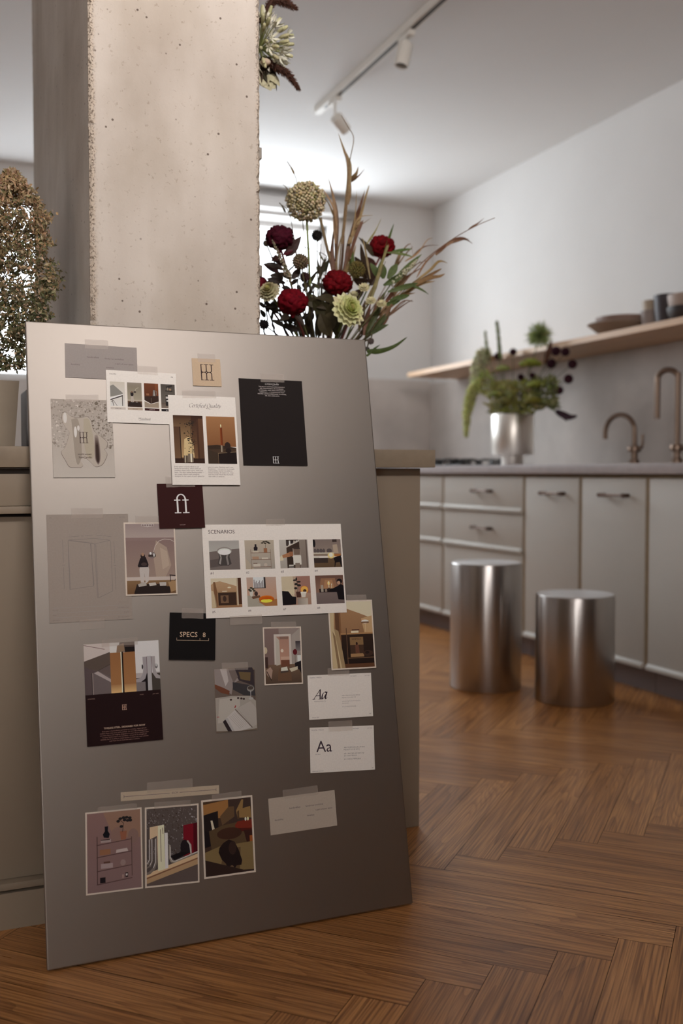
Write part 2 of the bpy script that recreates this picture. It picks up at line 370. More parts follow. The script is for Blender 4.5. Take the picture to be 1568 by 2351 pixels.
# ---------------------------------------------------------------- concrete column
def column(x0, x1, y0, y1, z1):
    b = MB(); N = 620; vs = []; rnd = random.Random(5)
    for i in range(N+1):
        z = z1*i/N
        def c(k): return .003+.005*abs(noise.noise(V((k*9.3, 0, z*22))))+.008*max(0, noise.noise(V((k*5.1, 4, z*60))))+.004*max(0, noise.noise(V((k*3.1, 8, z*170))))
        ch = [c(k) for k in range(4)]
        vs += [(x0+ch[0], y0, z), (x1-ch[1], y0, z), (x1, y0+ch[1], z), (x1, y1-ch[2], z), (x1-ch[2], y1, z), (x0+ch[3], y1, z), (x0, y1-ch[3], z), (x0, y0+ch[0], z)]
    fs = [(i*8+j, i*8+(j+1) % 8, (i+1)*8+(j+1) % 8, (i+1)*8+j) for i in range(N) for j in range(8)]
    b.add(vs, fs)
    return tag(b.build('concrete_column', CONC), 'rough grey concrete column rising behind the leaning steel sheet', 'column')
column(.312, .664, 2.062, 3.12, ZC)
def clip(z, what):
    t = MB().box((.664, 2.075, z), (.672, 2.105, z+.024)).build('cable_clip', mat('grey_clip', lin((140, 132, 122)), .5), bevel=.0015)
    tag(t, what, 'clip')
clip(at(600, 370, 2.09).z, 'small grey clip on the column edge, above the back window')
clip(at(600, 638, 2.09).z, 'small grey clip on the column edge, beside the flowers')

# ---------------------------------------------------------------- kitchen run along the right wall
XF = 2.62
def front(t, nm, y0, y1, z0, z1):         # slab with a rounded lip along its bottom
    f = MB().box((XF, y0+.012, z0+.024), (XF+.018, y1-.012, z1))
    f.prism([(XF+.018, z0), (XF+.018, z0+.0245), (XF-.001, z0+.0245), (XF-.013, z0+.014), (XF-.013, z0)], y0+.012, y1-.012, 'y')
    # prism() lays its polygon out as (x, z) pushed along y
    f = f.build(nm, FRONT, t, bevel=.002, smooth=True)
    return f
def bar_handle(parent, pxa, pxb, py):
    p0, p1 = atx(pxa, py, XF-.03), atx(pxb, py, XF-.03); z = (p0.z+p1.z)/2; b = MB()
    b.tube([(XF-.03, p0.y, z), (XF-.03, p1.y, z)], .0045, 10, 0)
    for y in (p0.y-.012*(1 if p0.y > p1.y else -1), p1.y+.012*(1 if p0.y > p1.y else -1)):
        b.tube([(XF-.034, y, z), (XF+.001, y, z)], .0085, 12, 0)
    b.build('handle', BRONZE, parent, smooth=True)
def unit(y0, y1, label, fronts):
    t = thing('base_cabinet', label, 'cabinet', (2.95, (y0+y1)/2, 0), 'base cabinets along the right wall')
    MB().box((XF+.019, y0+.0005, .095), (XR-.002, y1-.0005, .866)).build('body', GAP, t)
    for k, q in enumerate((y0+.0005, y1-.0115)): MB().box((XF+.004, q, .100), (XF+.0185, q+.011, .852)).build('side_strip', GAP, t)
    MB().box((2.672, y0+.001, 0), (2.69, y1-.001, .094)).build('plinth', PLINTH, t)
    for nm, z0, z1, h in fronts:
        f = front(t, nm, y0, y1, z0, z1)
        if h: bar_handle(f, *h)
D3 = lambda h1, h2: [('drawer', .679, .850, h1), ('drawer', .488, .676, h2), ('drawer', .100, .485, None)]
unit(4.914, 5.724, 'grey drawer cabinet furthest from camera, mostly hidden behind the island', D3(None, None))
unit(4.106, 4.912, 'grey three-drawer cabinet behind the taller steel stool', D3((1079, 1120, 1127), (1079, 1120, 1212)))
unit(3.662, 4.104, 'narrow grey door cabinet seen between the two stools', [('door', .100, .850, (1236, 1286, 1133))])
unit(3.223, 3.660, 'grey door cabinet with the longest-looking handle, behind the shorter stool', [('door', .100, .850, (1371, 1433, 1137))])
unit(2.42, 3.221, 'grey cabinet without visible handle at the near end of the run', [('door', .100, .850, None)])
wt = MB().box((2.598, 2.41, .868), (XR-.02, 6.31, .910)).build('kitchen_worktop', STONE, bevel=.003, smooth=True)
tag(wt, 'lavender grey stone worktop on the right-hand kitchen cabinets', 'worktop')

t = thing('wall_shelf', 'long oak wall shelf carrying bowls above the grey backsplash', 'shelf', (3.08, 4.2, 1.483))
MB().box((2.90, 2.45, 1.4855), (XR-.0005, 5.93, 1.515)).build('board', OAK, t, bevel=.002)

# gas hob
t = thing('gas_hob', 'black gas hob with iron grates on the kitchen worktop', 'hob', (2.95, 5.25, .911))
MB().box((2.70, 4.86, .9105), (3.16, 5.64, .918)).build('base_plate', BLACK, t, bevel=.002)
for i, (x, y) in enumerate(((2.80, 5.42), (2.80, 5.06), (3.04, 5.42), (3.04, 5.06))):
    g = MB()
    for k in range(4):
        a = math.pi/4+k*math.pi/2; g.tube([(x+.02*math.cos(a), y+.02*math.sin(a), .944), (x+.085*math.cos(a), y+.085*math.sin(a), .944), (x+.105*math.cos(a), y+.105*math.sin(a), .920)], .007, 6, 3)
    g.build('grate', BLACK, t, smooth=True)
    MB().lathe([(.045, .9185), (.045, .928), (.03, .934), (.0, .934)], (x, y, 0), 24, cap=False).build('burner', BLACK, t, smooth=True)
for k in range(4):
    MB().lathe([(.018, .9185), (.020, .945), (.0, .946)], (2.725, 5.0+k*.16, 0), 20, cap=False).build('knob', BLACK, t, smooth=True)

# faucets
def faucet(label, base, hgt, reach, drop, r, lever):
    t = thing('kitchen_faucet', label, 'faucet', (*base, .9105)); x, y = base
    P = [(x, y, .93), (x, y, .93+hgt-reach/2)]
    for k in range(1, 9):
        a = math.pi*k/8; P.append((x-.04*(1-math.cos(a))/2, y+reach/2*(1-math.cos(a)), .93+hgt-reach/2+reach/2*math.sin(a)))
    P.append((x-.04, y+reach, .93+hgt-reach/2-drop))
    MB().tube(P, r, 14, 4).build('spout', FAUCET, t, smooth=True)
    MB().lathe([(.024, .9105), (.024, .932), (.016, .936), (.016, .97)], (x, y, 0), 24).build('base', FAUCET, t, smooth=True)
    MB().lathe([(.0, .968), (.030, .968), (.031, .972), (.031, .992), (.028, .996), (0, .996)], (x, y, 0), 28, cap=False).build('collar', FAUCET, t, smooth=True)
    MB().tube([(x, y-.025, .983), (x, y-.055, .99), (x, y-.058, .99+lever)], .006, 10, 3).build('lever', FAUCET, t, smooth=True)
faucet('small bronze gooseneck faucet, lower of the two taps', (3.06, 3.86), .215, .165, .03, .0115, .06)
faucet('tall bronze pull-down faucet, taller of the two taps', (3.06, 3.57), .395, .085, .17, .0125, .05)

# crockery on the shelf
def dish(name, label, cat, y, z, prof, col, x=3.06, group=None, rough=.55):
    b = MB().lathe(prof, (x, y, z), 48, cap=False)
    return tag(b.build(name, mat(name+'_'+str(len(MATS)), lin(col), rough, noise_amt=.06, scale=20), smooth=True), label, cat, group)
def bowlp(r0, r1, h, w=.005):
    o = [(0, 0), (r0, 0)]+[(r0+(r1-r0)*math.sin(k/6*math.pi/2), h*(1-math.cos(k/6*math.pi/2))) for k in range(1, 7)]
    return o+[(r-w if r > w else 0, max(w, z)) for r, z in reversed(o[1:])]+[(0, w)]
def cupp(r0, r1, h, w=.004): return [(0, 0), (r0, 0), ((r0+r1)/2+.002, h*.5), (r1, h), (r1-w, h), ((r0+r1)/2-w, h*.5), (r0-w, w), (0, w)]
dish('serving_plate', 'wide pale brown plate under the bowl on the oak shelf', 'plate', 3.965, 1.5155, [(0, 0), (.07, 0), (.10, .01), (.158, .055), (.154, .058), (.098, .016), (0, .012)], (150, 132, 118))
dish('serving_bowl', 'reddish brown bowl standing in the wide plate on the shelf', 'bowl', 3.95, 1.528, bowlp(.06, .128, .072), (142, 116, 104))
dish('ceramic_cup', 'grey clay cup with a beige cup stacked in it', 'cup', 3.742, 1.5155, cupp(.042, .054, .085), (140, 126, 120))
dish('ceramic_cup', 'beige clay cup stacked inside the grey cup on the shelf', 'cup', 3.742, 1.575, cupp(.038, .048, .072), (178, 162, 142))
dish('ceramic_mug', 'dark charcoal tumbler, tallest piece on the oak shelf', 'cup', 3.625, 1.5155, cupp(.05, .064, .137), (62, 54, 58), 3.05)
dish('ceramic_bowl', 'dark bowl at the bottom of the stack beside the tumbler', 'bowl', 3.475, 1.5155, bowlp(.05, .098, .062), (54, 48, 48), 3.04)
dish('ceramic_bowl', 'pinkish beige bowl on top of the dark bowl on the shelf', 'bowl', 3.475, 1.545, bowlp(.05, .095, .085), (172, 152, 140), 3.04)

# ---------------------------------------------------------------- steel stools
def stool(label, c, r, h):
    k = .004
    b = MB().lathe([(0, .0005), (r-k, .0005), (r, k), (r, h-k), (r-k*.4, h-k*.3), (r-k, h), (0, h)], (c[0], c[1], 0), 96, cap=False)
    o = b.build('cylinder_stool', STOOLM, smooth=True, angle=50); o.data.transform(Matrix.Translation((-c[0], -c[1], 0))); o.location = (c[0], c[1], 0)
    tag(o, label, 'stool'); ORG[o] = V((c[0], c[1], 0))
    MB().lathe([(r-k*1.6, h-.001), (r-k*1.6, h+.0004), (0, h+.0004)], (c[0], c[1], 0), 96, cap=False).build('top_glare', TOPGLARE, o)  # thin brighter disc painting the glare on the stool's top
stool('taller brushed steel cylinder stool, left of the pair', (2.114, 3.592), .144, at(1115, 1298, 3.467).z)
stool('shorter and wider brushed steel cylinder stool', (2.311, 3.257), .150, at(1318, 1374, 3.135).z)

# ---------------------------------------------------------------- ceiling track with spotlights
t = thing('ceiling_track', 'white ceiling track rail with a dark slot, two spotlights on it', 'track', (1.85, 3.0, 2.66))
MB().box((1.845-.019, .3, 2.656), (1.845+.019, 4.80, ZC-.0005)).build('rail', WHITEM, t, bevel=.002)
MB().box((1.845-.008, .31, 2.6545), (1.845+.008, 4.70, 2.657)).build('slot', DARKSLOT, t)
def spot(label, y, top, bot, r):
    t = thing('track_spotlight', label, 'spotlight', (1.845, y, 2.655), 'spotlights on the ceiling track'); top, bot = V(top), V(bot); ax = (bot-top).normalized()
    MB().box((1.832, y-.055, 2.632), (1.858, y+.055, 2.654)).build('adapter', WHITEM, t, bevel=.002)
    MB().tube([(1.845, y, 2.632), top+V((0, 0, .012)), top+ax*.01], .006, 10, 2).build('arm', WHITEM, t, smooth=True)
    L = (bot-top).length
    MB().lathe([(0, 0), (r-.003, 0), (r, .004), (r, L), (r-.004, L), (r-.005, L-.02), (0, L-.02)], top, 32, ax, cap=False).build('lamp_head', WHITEM, t, smooth=True)
    MB().lathe([(0, 0), (r-.0055, 0)], top+ax*(L-.018), 24, ax, cap=False).build('lens', DARKSLOT, t)
a, b = at(932, 100, 3.79), at(921, 152, 3.79)
spot('white cylinder spotlight hanging upright, nearer to the camera', 3.79, a, b, .030)
a, b = at(770, 268, 4.57), at(793, 300, 4.60)
spot('white cylinder spotlight tilted at the end of the track', 4.57, a, b, .031)

# ---------------------------------------------------------------- island
t = thing('kitchen_island', 'greige kitchen island around the concrete column behind the steel sheet', 'island', (.3, 2.6, 0))
YF = 2.032
for nm, z0, z1 in (('drawer', .796, .872), ('door', .076, .790)):
    MB().box((-1.6, YF, z0+.014), (.30, YF+.018, z1)).box((-1.6, YF-.022, z0), (.30, YF+.018, z0+.014)).build(nm, ISLAND, t, bevel=.003, smooth=True)
MB().box((-1.6, 2.012, 0), (.30, 2.028, .070)).build('toe_kick', ISLAND, t)
MB().box((-1.6, YF+.0185, .071), (.308, 3.1, .882)).build('body', mat('island_carcass', lin((84, 72, 64)), .7), t)
MB().box((.668, 2.222, 0), (1.122, 3.1, .884)).build('end_panel', ISLAND, t, bevel=.0015)
wtp = MB().box((-1.62, 2.014, .884), (.311, 3.14, .924)).box((.665, 2.19, .886), (1.147, 3.14, .929)).box((.311, 3.122, .884), (.665, 3.14, .924))
tag(wtp.build('island_worktop', ISLANDTOP, bevel=.0022, smooth=True), 'warm sandstone worktop of the island carrying the flower vases', 'worktop')
# ---------------------------------------------------------------- leaning steel sheet
BX, BY, BA, BT, BW, BH, BTH = .188, 1.808, .011, .201, .716, 1.188, .011
bu = V((math.cos(BA), math.sin(BA), 0)); bn0 = V((-math.sin(BA), math.cos(BA), 0))
bs = bn0*math.sin(BT)+V((0, 0, 1))*math.cos(BT); bn = bu.cross(bs)
MBRD = Matrix(((bu.x, bs.x, bn.x, BX), (bu.y, bs.y, bn.y, BY), (bu.z, bs.z, bn.z, 0), (0, 0, 0, 1)))
def steel_board():
    bm = bmesh.new(); z0 = BTH*math.sin(BT)
    bmesh.ops.create_cube(bm, size=1)
    for v in bm.verts: v.co = V(((v.co.x+.5)*BW, (v.co.y+.5)*(BH-z0)+z0+.001, (v.co.z-.5)*BTH))
    bmesh.ops.bevel(bm, geom=bm.edges[:], offset=.003, segments=3, affect='EDGES', profile=.6)
    uvl = bm.loops.layers.uv.new('UVMap')
    for f in bm.faces:
        for l in f.loops: l[uvl].uv = (l.vert.co.x, l.vert.co.y)
    me = bpy.data.meshes.new('steel_board'); bm.to_mesh(me); bm.free(); me.materials.append(BOARDM)
    me.polygons.foreach_set('use_smooth', [True]*len(me.polygons)); me.set_sharp_from_angle(angle=R(50))
    o = bpy.data.objects.new('steel_board', me); COL.objects.link(o); o.matrix_world = MBRD
    tag(o, 'tall brushed steel sheet leaning on the column, covered with taped paper', 'steel sheet')
steel_board()

INK = tint_mat('print_ink', .6, .12, .05, 900)
PAPER = {}
def paper_mat(c, rough=.7):
    k = 'paper_%d_%d_%d' % c
    return mat(k, lin(c), rough, noise_amt=.03, scale=300, bump=.03, bscale=900, spec=.2)
TAPE = mat('frosted_tape', lin((222, 208, 197)), .42, alpha=.27, spec=.5, bump=.25, bscale=60)
FONTS = {}
def glyphs(s, sp=1.0):
    if (s, sp) in FONTS: return FONTS[(s, sp)]
    cu = bpy.data.curves.new('t', 'FONT'); cu.body = s; cu.resolution_u = 2; cu.space_character = sp
    o = bpy.data.objects.new('t', cu); COL.objects.link(o)
    dg = bpy.context.evaluated_depsgraph_get(); ev = o.evaluated_get(dg); me = ev.to_mesh()
    vs = [(v.co.x, v.co.y) for v in me.vertices]; fs = [list(p.vertices) for p in me.polygons]
    ev.to_mesh_clear(); bpy.data.objects.remove(o); bpy.data.curves.remove(cu)
    FONTS[(s, sp)] = (vs, fs); return vs, fs

GL = {  # calligraphic italic letters drawn with a broad nib: strokes and advance
'C': ([[(.50,.58),(.42,.66),(.28,.67),(.12,.55),(.06,.33),(.12,.1),(.27,-.01),(.42,.03),(.52,.13)]], .52),
'e': ([[(.06,.2),(.2,.24),(.3,.32),(.26,.42),(.17,.43),(.07,.3),(.06,.13),(.14,0),(.24,.01),(.33,.1)]], .34),
'r': ([[(.02,.36),(.09,.42),(.08,.25),(.06,0)],[(.08,.25),(.16,.38),(.25,.43),(.29,.38)]], .29),
't': ([[(.14,.6),(.10,.3),(.08,.08),(.13,0),(.22,.06)],[(.02,.41),(.24,.41)]], .24),
'i': ([[(.02,.35),(.10,.42),(.07,.1),(.10,0),(.19,.07)],[(.12,.60),(.15,.61)]], .2),
'f': ([[(.40,.66),(.31,.71),(.22,.6),(.15,.2),(.08,-.15),(0,-.2)],[(.04,.41),(.30,.41)]], .24),
'd': ([[(.33,.36),(.22,.43),(.1,.33),(.05,.13),(.1,.01),(.2,.08),(.32,.3),(.40,.7)],[(.36,.5),(.30,.1),(.34,0),(.43,.07)]], .42),
'Q': ([[(.3,.67),(.12,.56),(.06,.32),(.14,.05),(.3,-.01),(.48,.1),(.54,.36),(.46,.6),(.3,.67)],[(.14,.02),(.0,-.1),(.12,-.16),(.4,-.17),(.7,-.24),(.95,-.14)]], .6),
'u': ([[(.02,.36),(.09,.42),(.06,.1),(.1,0),(.19,.07),(.3,.28)],[(.33,.42),(.29,.1),(.32,0),(.41,.07)]], .42),
'a': ([[(.33,.38),(.2,.43),(.08,.3),(.05,.1),(.1,0),(.19,.07),(.31,.32)],[(.35,.42),(.29,.1),(.33,0),(.41,.07)]], .42),
'l': ([[(.08,.66),(.15,.7),(.09,.1),(.12,0),(.21,.07)]], .22),
'y': ([[(.02,.36),(.09,.42),(.12,.2),(.14,.02)],[(.3,.42),(.26,.2),(.12,-.05),(0,-.2)]], .34),
'A': ([[(.02,0),(.2,.27),(.46,.7)],[(.46,.7),(.49,.35),(.54,.0)],[(.20,.24),(.50,.24)],[(-.06,0),(.14,.005)],[(.42,0),(.66,.005)]], .64),
' ': ([], .2)}
MARK = [[(0,0),(0,1)],[(0,.985),(.19,.985)],[(.28,.985),(.70,.985)],[(.80,.985),(1.2,.985)],[(0,.015),(.19,.015)],[(.28,.015),(.70,.015)],[(.80,.015),(1.2,.015)]]
for s_ in (1, -1):
    Y_ = lambda v: .5+s_*(v-.5)
    for x_ in (0, .5): MARK.append([(x_+.5, Y_(.985)), (x_+.5, Y_(.60)), (x_+.47, Y_(.55)), (x_+.40, Y_(.515)), (x_+.33, Y_(.505)), (x_+.17, Y_(.505)), (x_+.10, Y_(.515)), (x_+.03, Y_(.55)), (x_, Y_(.60))])

class Pic:                                   # flat print: layered coloured shapes, 0-100 across and down
    def __init__(s, x0, y0, w, h, ref=(205, 198, 190)):
        s.x0, s.y0, s.w, s.h = x0, y0, w, h; s.v = []; s.f = []; s.c = []; s.z = .00004; s.ref = lin(ref)
    def C(s, c): return tuple(min(.9, max(.004, .80*a/b)) for a, b in zip(lin(c), s.ref))
    def P(s, x, y): x = min(100, max(0, x)); y = min(100, max(0, y)); return (s.x0+x/100*s.w, s.y0-y/100*s.h, s.z)
    def raw(s, pts, cols): k = len(s.v); s.v += pts; s.f.append(list(range(k, k+len(pts)))); s.c.append(cols); s.z += .000006
    def poly(s, pts, c):
        if not isinstance(c, list): c = [s.C(c)]*len(pts)
        else: c = [s.C(q) for q in c]
        s.raw([s.P(*p) for p in pts], c); return s
    def rect(s, x0, y0, x1, y1, c, c2=None, lr=False):
        c2 = c2 or c; q = [c, c2, c2, c] if lr else [c2, c2, c, c]
        return s.poly([(x0, y1), (x1, y1), (x1, y0), (x0, y0)], q)
    def ell(s, cx, cy, rx, ry, c, n=20, c2=None):
        pts = [(cx+rx*math.cos(-2*math.pi*i/n), cy+ry*math.sin(-2*math.pi*i/n)) for i in range(n)]
        return s.poly(pts, c if not c2 else [tuple(a+(b-a)*(.5+.5*math.sin(-2*math.pi*i/n)) for a, b in zip(c, c2)) for i in range(n)])
    def line(s, pts, w, c, asp=None):
        a = asp or s.w/s.h; pts = [V((x, y/a)) for x, y in pts]                      # widths in per cent of the print's width
        for p, q in zip(pts, pts[1:]):
            d = (q-p); n = V((-d.y, d.x)).normalized()*w/2; e = d.normalized()*w*.2
            s.poly([(t.x, t.y*a) for t in (p-n-e, q-n+e, q+n+e, p+n-e)], c); s.z -= .0000055
        s.z += .000006; return s
    def nib(s, strokes, x, y, size, wd, ang, c, shear=0, sm=5, thin=.12):
        nv = V((math.cos(R(ang)), math.sin(R(ang))))*wd*size/2; th = V((-nv.y, nv.x))*thin
        for st in strokes:
            P = smooth_pts([(p[0], p[1], 0) for p in st], sm) if len(st) > 2 else [V((*p, 0)) for p in st]
            Q = [V((x+(p.x+shear*p.y)*size, y+p.y*size)) for p in P]
            for a, b in zip(Q, Q[1:]):
                for o1, o2 in ((nv, -nv), (th, -th)):
                    q = [a+o1, b+o1, b+o2, a+o2]
                    ar = sum(q[i].x*q[(i+1) % 4].y-q[(i+1) % 4].x*q[i].y for i in range(4))
                    if ar < 0: q.reverse()
                    s.raw([(t.x, t.y, s.z) for t in q], [s.C(c)]*4); s.z -= .000006
        s.z += .00001; return s
    def script(s, text, x, y, size, c, wd=.075, shear=.28):
        for ch in text:
            g, adv = GL[ch]; s.nib(g, x, y, size, wd, 28, c, shear); x += adv*size
        return x
    def mark(s, x, y, w, h, c, wd=.06):       # monogram of joined arches, lower left corner in local metres
        asp = h/w
        for st in MARK:
            P = [V((x+p[0]*w, y+p[1]*h)) for p in st]
            for a, b in zip(P, P[1:]):
                d = (b-a).normalized(); n = V((-d.y, d.x))*wd*w/2*(.75+.65*abs(d.y)); e = d*wd*w*.25
                q = [a-n-e, b-n+e, b+n+e, a+n-e]
                ar = sum(q[i].x*q[(i+1) % 4].y-q[(i+1) % 4].x*q[i].y for i in range(4))
                if ar < 0: q.reverse()
                s.raw([(t.x, t.y, s.z) for t in q], [s.C(c)]*4); s.z -= .000006
        s.z += .00001; return s
    def text(s, t, x, y, c, width=None, height=None, al='l', sp=1.0, shear=0):   # x,y in 0-100; width in per cent, or cap height in per cent of the height
        vs, fs = glyphs(t, sp)
        if not vs: return s
        x0 = min(v[0] for v in vs); x1 = max(v[0] for v in vs)
        k = (width/100*s.w)/(x1-x0) if width else (height/100*s.h)/.72
        wd = (x1-x0)*k; ox = s.x0+x/100*s.w-(0 if al == 'l' else wd/2 if al == 'c' else wd); oy = s.y0-y/100*s.h
        b = len(s.v); s.v += [(ox+(vx-x0+shear*vy)*k, oy+vy*k, s.z) for vx, vy in vs]
        for f in fs: s.f.append([b+i for i in f]); s.c.append([s.C(c)]*len(f))
        s.z += .000006; return s
    def build(s, name, parent):
        me = bpy.data.meshes.new(name); me.from_pydata(s.v, [], s.f); ca = me.color_attributes.new('tint', 'FLOAT_COLOR', 'CORNER'); k = 0
        for c in s.c:
            for q in c: ca.data[k].color = (*q, 1); k += 1
        me.materials.append(INK); o = bpy.data.objects.new(name, me); COL.objects.link(o); o.parent = parent; return o

PP = {'P1':(141.6,1112.5,139.4,68.4,-0.99),'P2':(217.8,1043.2,139.1,105.8,-0.97),'P3':(99.8,959.0,115.7,153.7,0.04),'P4':(352.7,1100.1,59.7,58.1,-0.10),
'P5':(338.7,957.7,139.6,183.5,-0.38),'P6':(488.6,998.3,139.6,183.4,-0.52),'P7':(283.7,824.8,91.4,89.5,0.13),'P8':(102.0,709.7,152.6,202.8,-0.21),
'P9':(218.3,722.2,100.1,141.8,-0.94),'P10':(471.6,691.5,298.8,185.8,-0.80),'P11':(291.9,567.7,91.4,90.6,-4.57),'P12':(154.4,472.0,140.7,186.8,-0.30),
'P13':(371.0,440.3,82.6,121.3,-1.38),'P14':(474.5,518.0,81.3,114.5,-2.32),'P15':(627.6,550.6,100.0,141.6,-1.41),'P16':(592.3,428.1,140.3,88.0,-2.21),
'P17':(587.8,323.1,140.4,88.3,-3.53),'P18':(124.5,189.5,102.4,143.5,-1.84),'P19':(231.4,184.5,102.0,142.7,-2.77),'P20':(233.9,278.7,186.8,15.9,-2.64),
'P21':(340.2,185.5,101.5,143.0,-1.12),'P22':(493.9,210.6,139.7,68.8,0.05)}
TT = {'P1':[(-8.8,35.8,45.1,19)],'P2':[(12.5,56.7,40.3,18)],'P3':[(1.6,79.9,62.2,13.7)],'P4':[(1.4,30.5,36.9,18.1)],'P5':[(-5.5,95.7,69.8,16.8)],
'P6':[(4.1,95.2,52.1,18)],'P7':[(1.7,48.6,58.3,21.9)],'P8':[(-0.9,103.5,59.3,19.6),(0.6,-106.8,46.5,19.2)],'P9':[(0.3,76.0,54.4,15.4)],
'P10':[(5.0,96.8,40.8,13.3),(-68.5,-99.1,66.4,18.0)],'P11':[(-0.8,44.5,43.1,19.8)],'P12':[(-3.1,94.0,67.4,13.7)],'P13':[(1.1,64.0,53.7,15.1)],
'P14':[(3.5,61.4,53.3,12.0)],'P15':[(15.1,75.7,45.0,12.7)],'P16':[(-2.1,48.7,47.9,15.0)],'P17':[(-3.7,45.5,52.3,20.3)],'P18':[(6.8,74.3,72.4,11.0)],
'P19':[(1.1,73.8,68.7,10.9)],'P20':[(-1.6,13.6,86.6,18.7)],'P21':[(-0.4,74.6,59.4,13.0)],'P22':[(-2.6,38.9,73.5,17.4)]}
LAY = {'P1':0,'P2':1.3,'P5':3.2,'P7':2.2,'P9':1,'P10':1,'P11':2.2,'P15':2.2}
def sheet(k, name, label, cat, colr, group=None, alpha=1, border=None, lift=1.4, rnd=0):
    cx, cy, w, h, a = PP[k]; cx, cy, w, h = cx/1000, cy/1000, w/1000, h/1000
    t = bpy.data.objects.new(name, None); COL.objects.link(t); t.empty_display_size = .03; tag(t, label, cat, group)
    tilt = math.atan(lift/1000/h)
    t.matrix_world = MBRD @ Matrix.Translation((cx, cy, (.5+LAY.get(k, 0)*.55)/1000+lift/2000)) @ Matrix.Rotation(R(a), 4, 'Z') @ Matrix.Rotation(-tilt, 4, 'X')
    b = MB()
    if rnd:                                    # one rounded corner, top right
        pts = [(-w/2, -h/2), (w/2, -h/2)]+[(w/2-rnd+rnd*math.cos(q), h/2-rnd+rnd*math.sin(q)) for q in (0, .5, 1.05, 1.57)]+[(-w/2, h/2)]
        b.prism(pts, -.0003, 0, 'z')
    else: b.box((-w/2, -h/2, -.0003), (w/2, h/2, 0))
    pm = paper_mat(colr)
    b.build('sheet', pm, t)
    for x, y, tw, th in TT[k]:
        j = MB(); n = 9; x, y, tw, th = x/1000, y/1000, tw/1000, th/1000; rr = random.Random(int(x*1e6)+int(y*1e5)); sl = rr.uniform(-.02, .03)
        zz = .00045
        top = [(x-tw/2+tw*i/n, y+th/2+rr.uniform(-.0004, .0004)+sl*(tw*i/n-tw/2), zz) for i in range(n+1)]
        bot = [(x-tw/2+tw*i/n, y-th/2+rr.uniform(-.0004, .0004)+sl*(tw*i/n-tw/2), zz) for i in range(n+1)]
        j.add(bot+top, [(i, i+1, n+2+i, n+1+i) for i in range(n)])
        j.build('tape', TAPE, t)
    return t, -w/2, h/2, w, h

# --- grey word cards
def words_card(k, label, ref, ink, colr):
    t, x, y, w, h = sheet(k, 'word_card', label, 'card', colr, lift=.8)
    p = Pic(x, y, w, h, ref)
    if k == 'P1': L = [('handcrafted', 30, 39, 16.3), ('family-run workshop', 54.5, 40.5, 26.5), ('a part of your space', 69, 54, 25.5), ('durability', 7.5, 63, 12.5), ('timeless', 56, 67, 11)]
    else: L = [('handcrafted', 30, 36, 16.3), ('family-run workshop', 54.5, 36, 26.5), ('a part of your space', 69, 50, 25.5), ('durability', 7.5, 63, 12.5), ('timeless', 55.5, 62.5, 11)]
    for s_, xx, yy, ww in L: p.text(s_, xx, yy, ink, width=ww)
    p.build('lettering', t)
words_card('P1', 'grey card with five scattered words at the top of the steel sheet', (205, 198, 190), (100, 86, 82), (164, 156, 152))
words_card('P22', 'grey-beige card with scattered words low on the steel sheet, right of the photos', (110, 95, 82), (38, 26, 26), (196, 184, 170))

WHITE = (247, 242, 235)
# --- colour swatch card
W1 = (204, 197, 189)
t, x, y, w, h = sheet('P2', 'colour_card', 'white swatch card headed COLORS, partly under the other white sheet', 'card', WHITE)
q = lambda a, b, c, d: Pic(x+a/100*w, y-b/100*h, c/100*w, d/100*h, W1)
p = q(5, 22, 20.5, 47).rect(0, 0, 100, 100, (190, 178, 160), (205, 198, 188))
p.poly([(0, 62), (0, 18), (22, 12), (85, 44), (85, 50)], (128, 122, 112)).poly([(0, 66), (85, 49), (85, 54), (0, 72)], (222, 216, 206)).poly([(0, 72), (85, 53), (86, 58), (0, 76)], (62, 54, 50))
p.poly([(80, 56), (85, 55), (85, 99), (80, 98)], (70, 62, 56)).line([(12, 74), (22, 98)], 4, (80, 70, 64)).line([(22, 78), (45, 98)], 3, (96, 86, 78)).line([(4, 82), (24, 76)], 3, (96, 86, 78)).build('swatch_photo', t)
p = q(29, 22, 20.5, 47).rect(0, 0, 100, 72, (120, 108, 90), (150, 138, 116)).rect(0, 0, 100, 16, (136, 122, 106), (128, 116, 98)).rect(0, 70, 100, 76, (166, 152, 134)).rect(0, 76, 100, 100, (92, 66, 46), (58, 40, 32))
p.line([(52, 36), (62, 24), (78, 20)], 2, (190, 178, 156)).ell(52, 39, 9, 4, (70, 60, 54)).ell(32, 47, 11, 11, (34, 28, 28)).ell(32, 39, 5, 4, (120, 90, 70)).poly([(25, 56), (41, 56), (45, 84), (37, 84), (33, 66), (31, 84), (23, 84)], (170, 156, 142)).poly([(10, 80), (88, 80), (96, 96), (4, 96)], (40, 28, 24)).rect(28, 78, 40, 81, (150, 140, 128)).rect(56, 78, 70, 81, (150, 140, 128)).build('swatch_photo', t)
p = q(53, 22, 20.5, 47).rect(0, 0, 100, 55, (104, 56, 30), (84, 42, 24)).rect(76, 0, 100, 55, (120, 66, 36), (100, 52, 28)).poly([(0, 55), (100, 50), (100, 74), (45, 84), (0, 70)], (52, 34, 26)).poly([(0, 74), (45, 86), (100, 76), (100, 100), (0, 100)], (146, 128, 108)).rect(46, 60, 50, 84, (90, 74, 60))
p.poly([(58, 52), (62, 26), (76, 26), (82, 52)], (88, 80, 72)).poly([(66, 50), (68, 28), (71, 28), (72, 50)], (190, 180, 168)).line([(80, 30), (88, 34), (84, 48)], 3, (120, 110, 100)).rect(14, 42, 34, 50, (130, 84, 56)).build('swatch_photo', t)
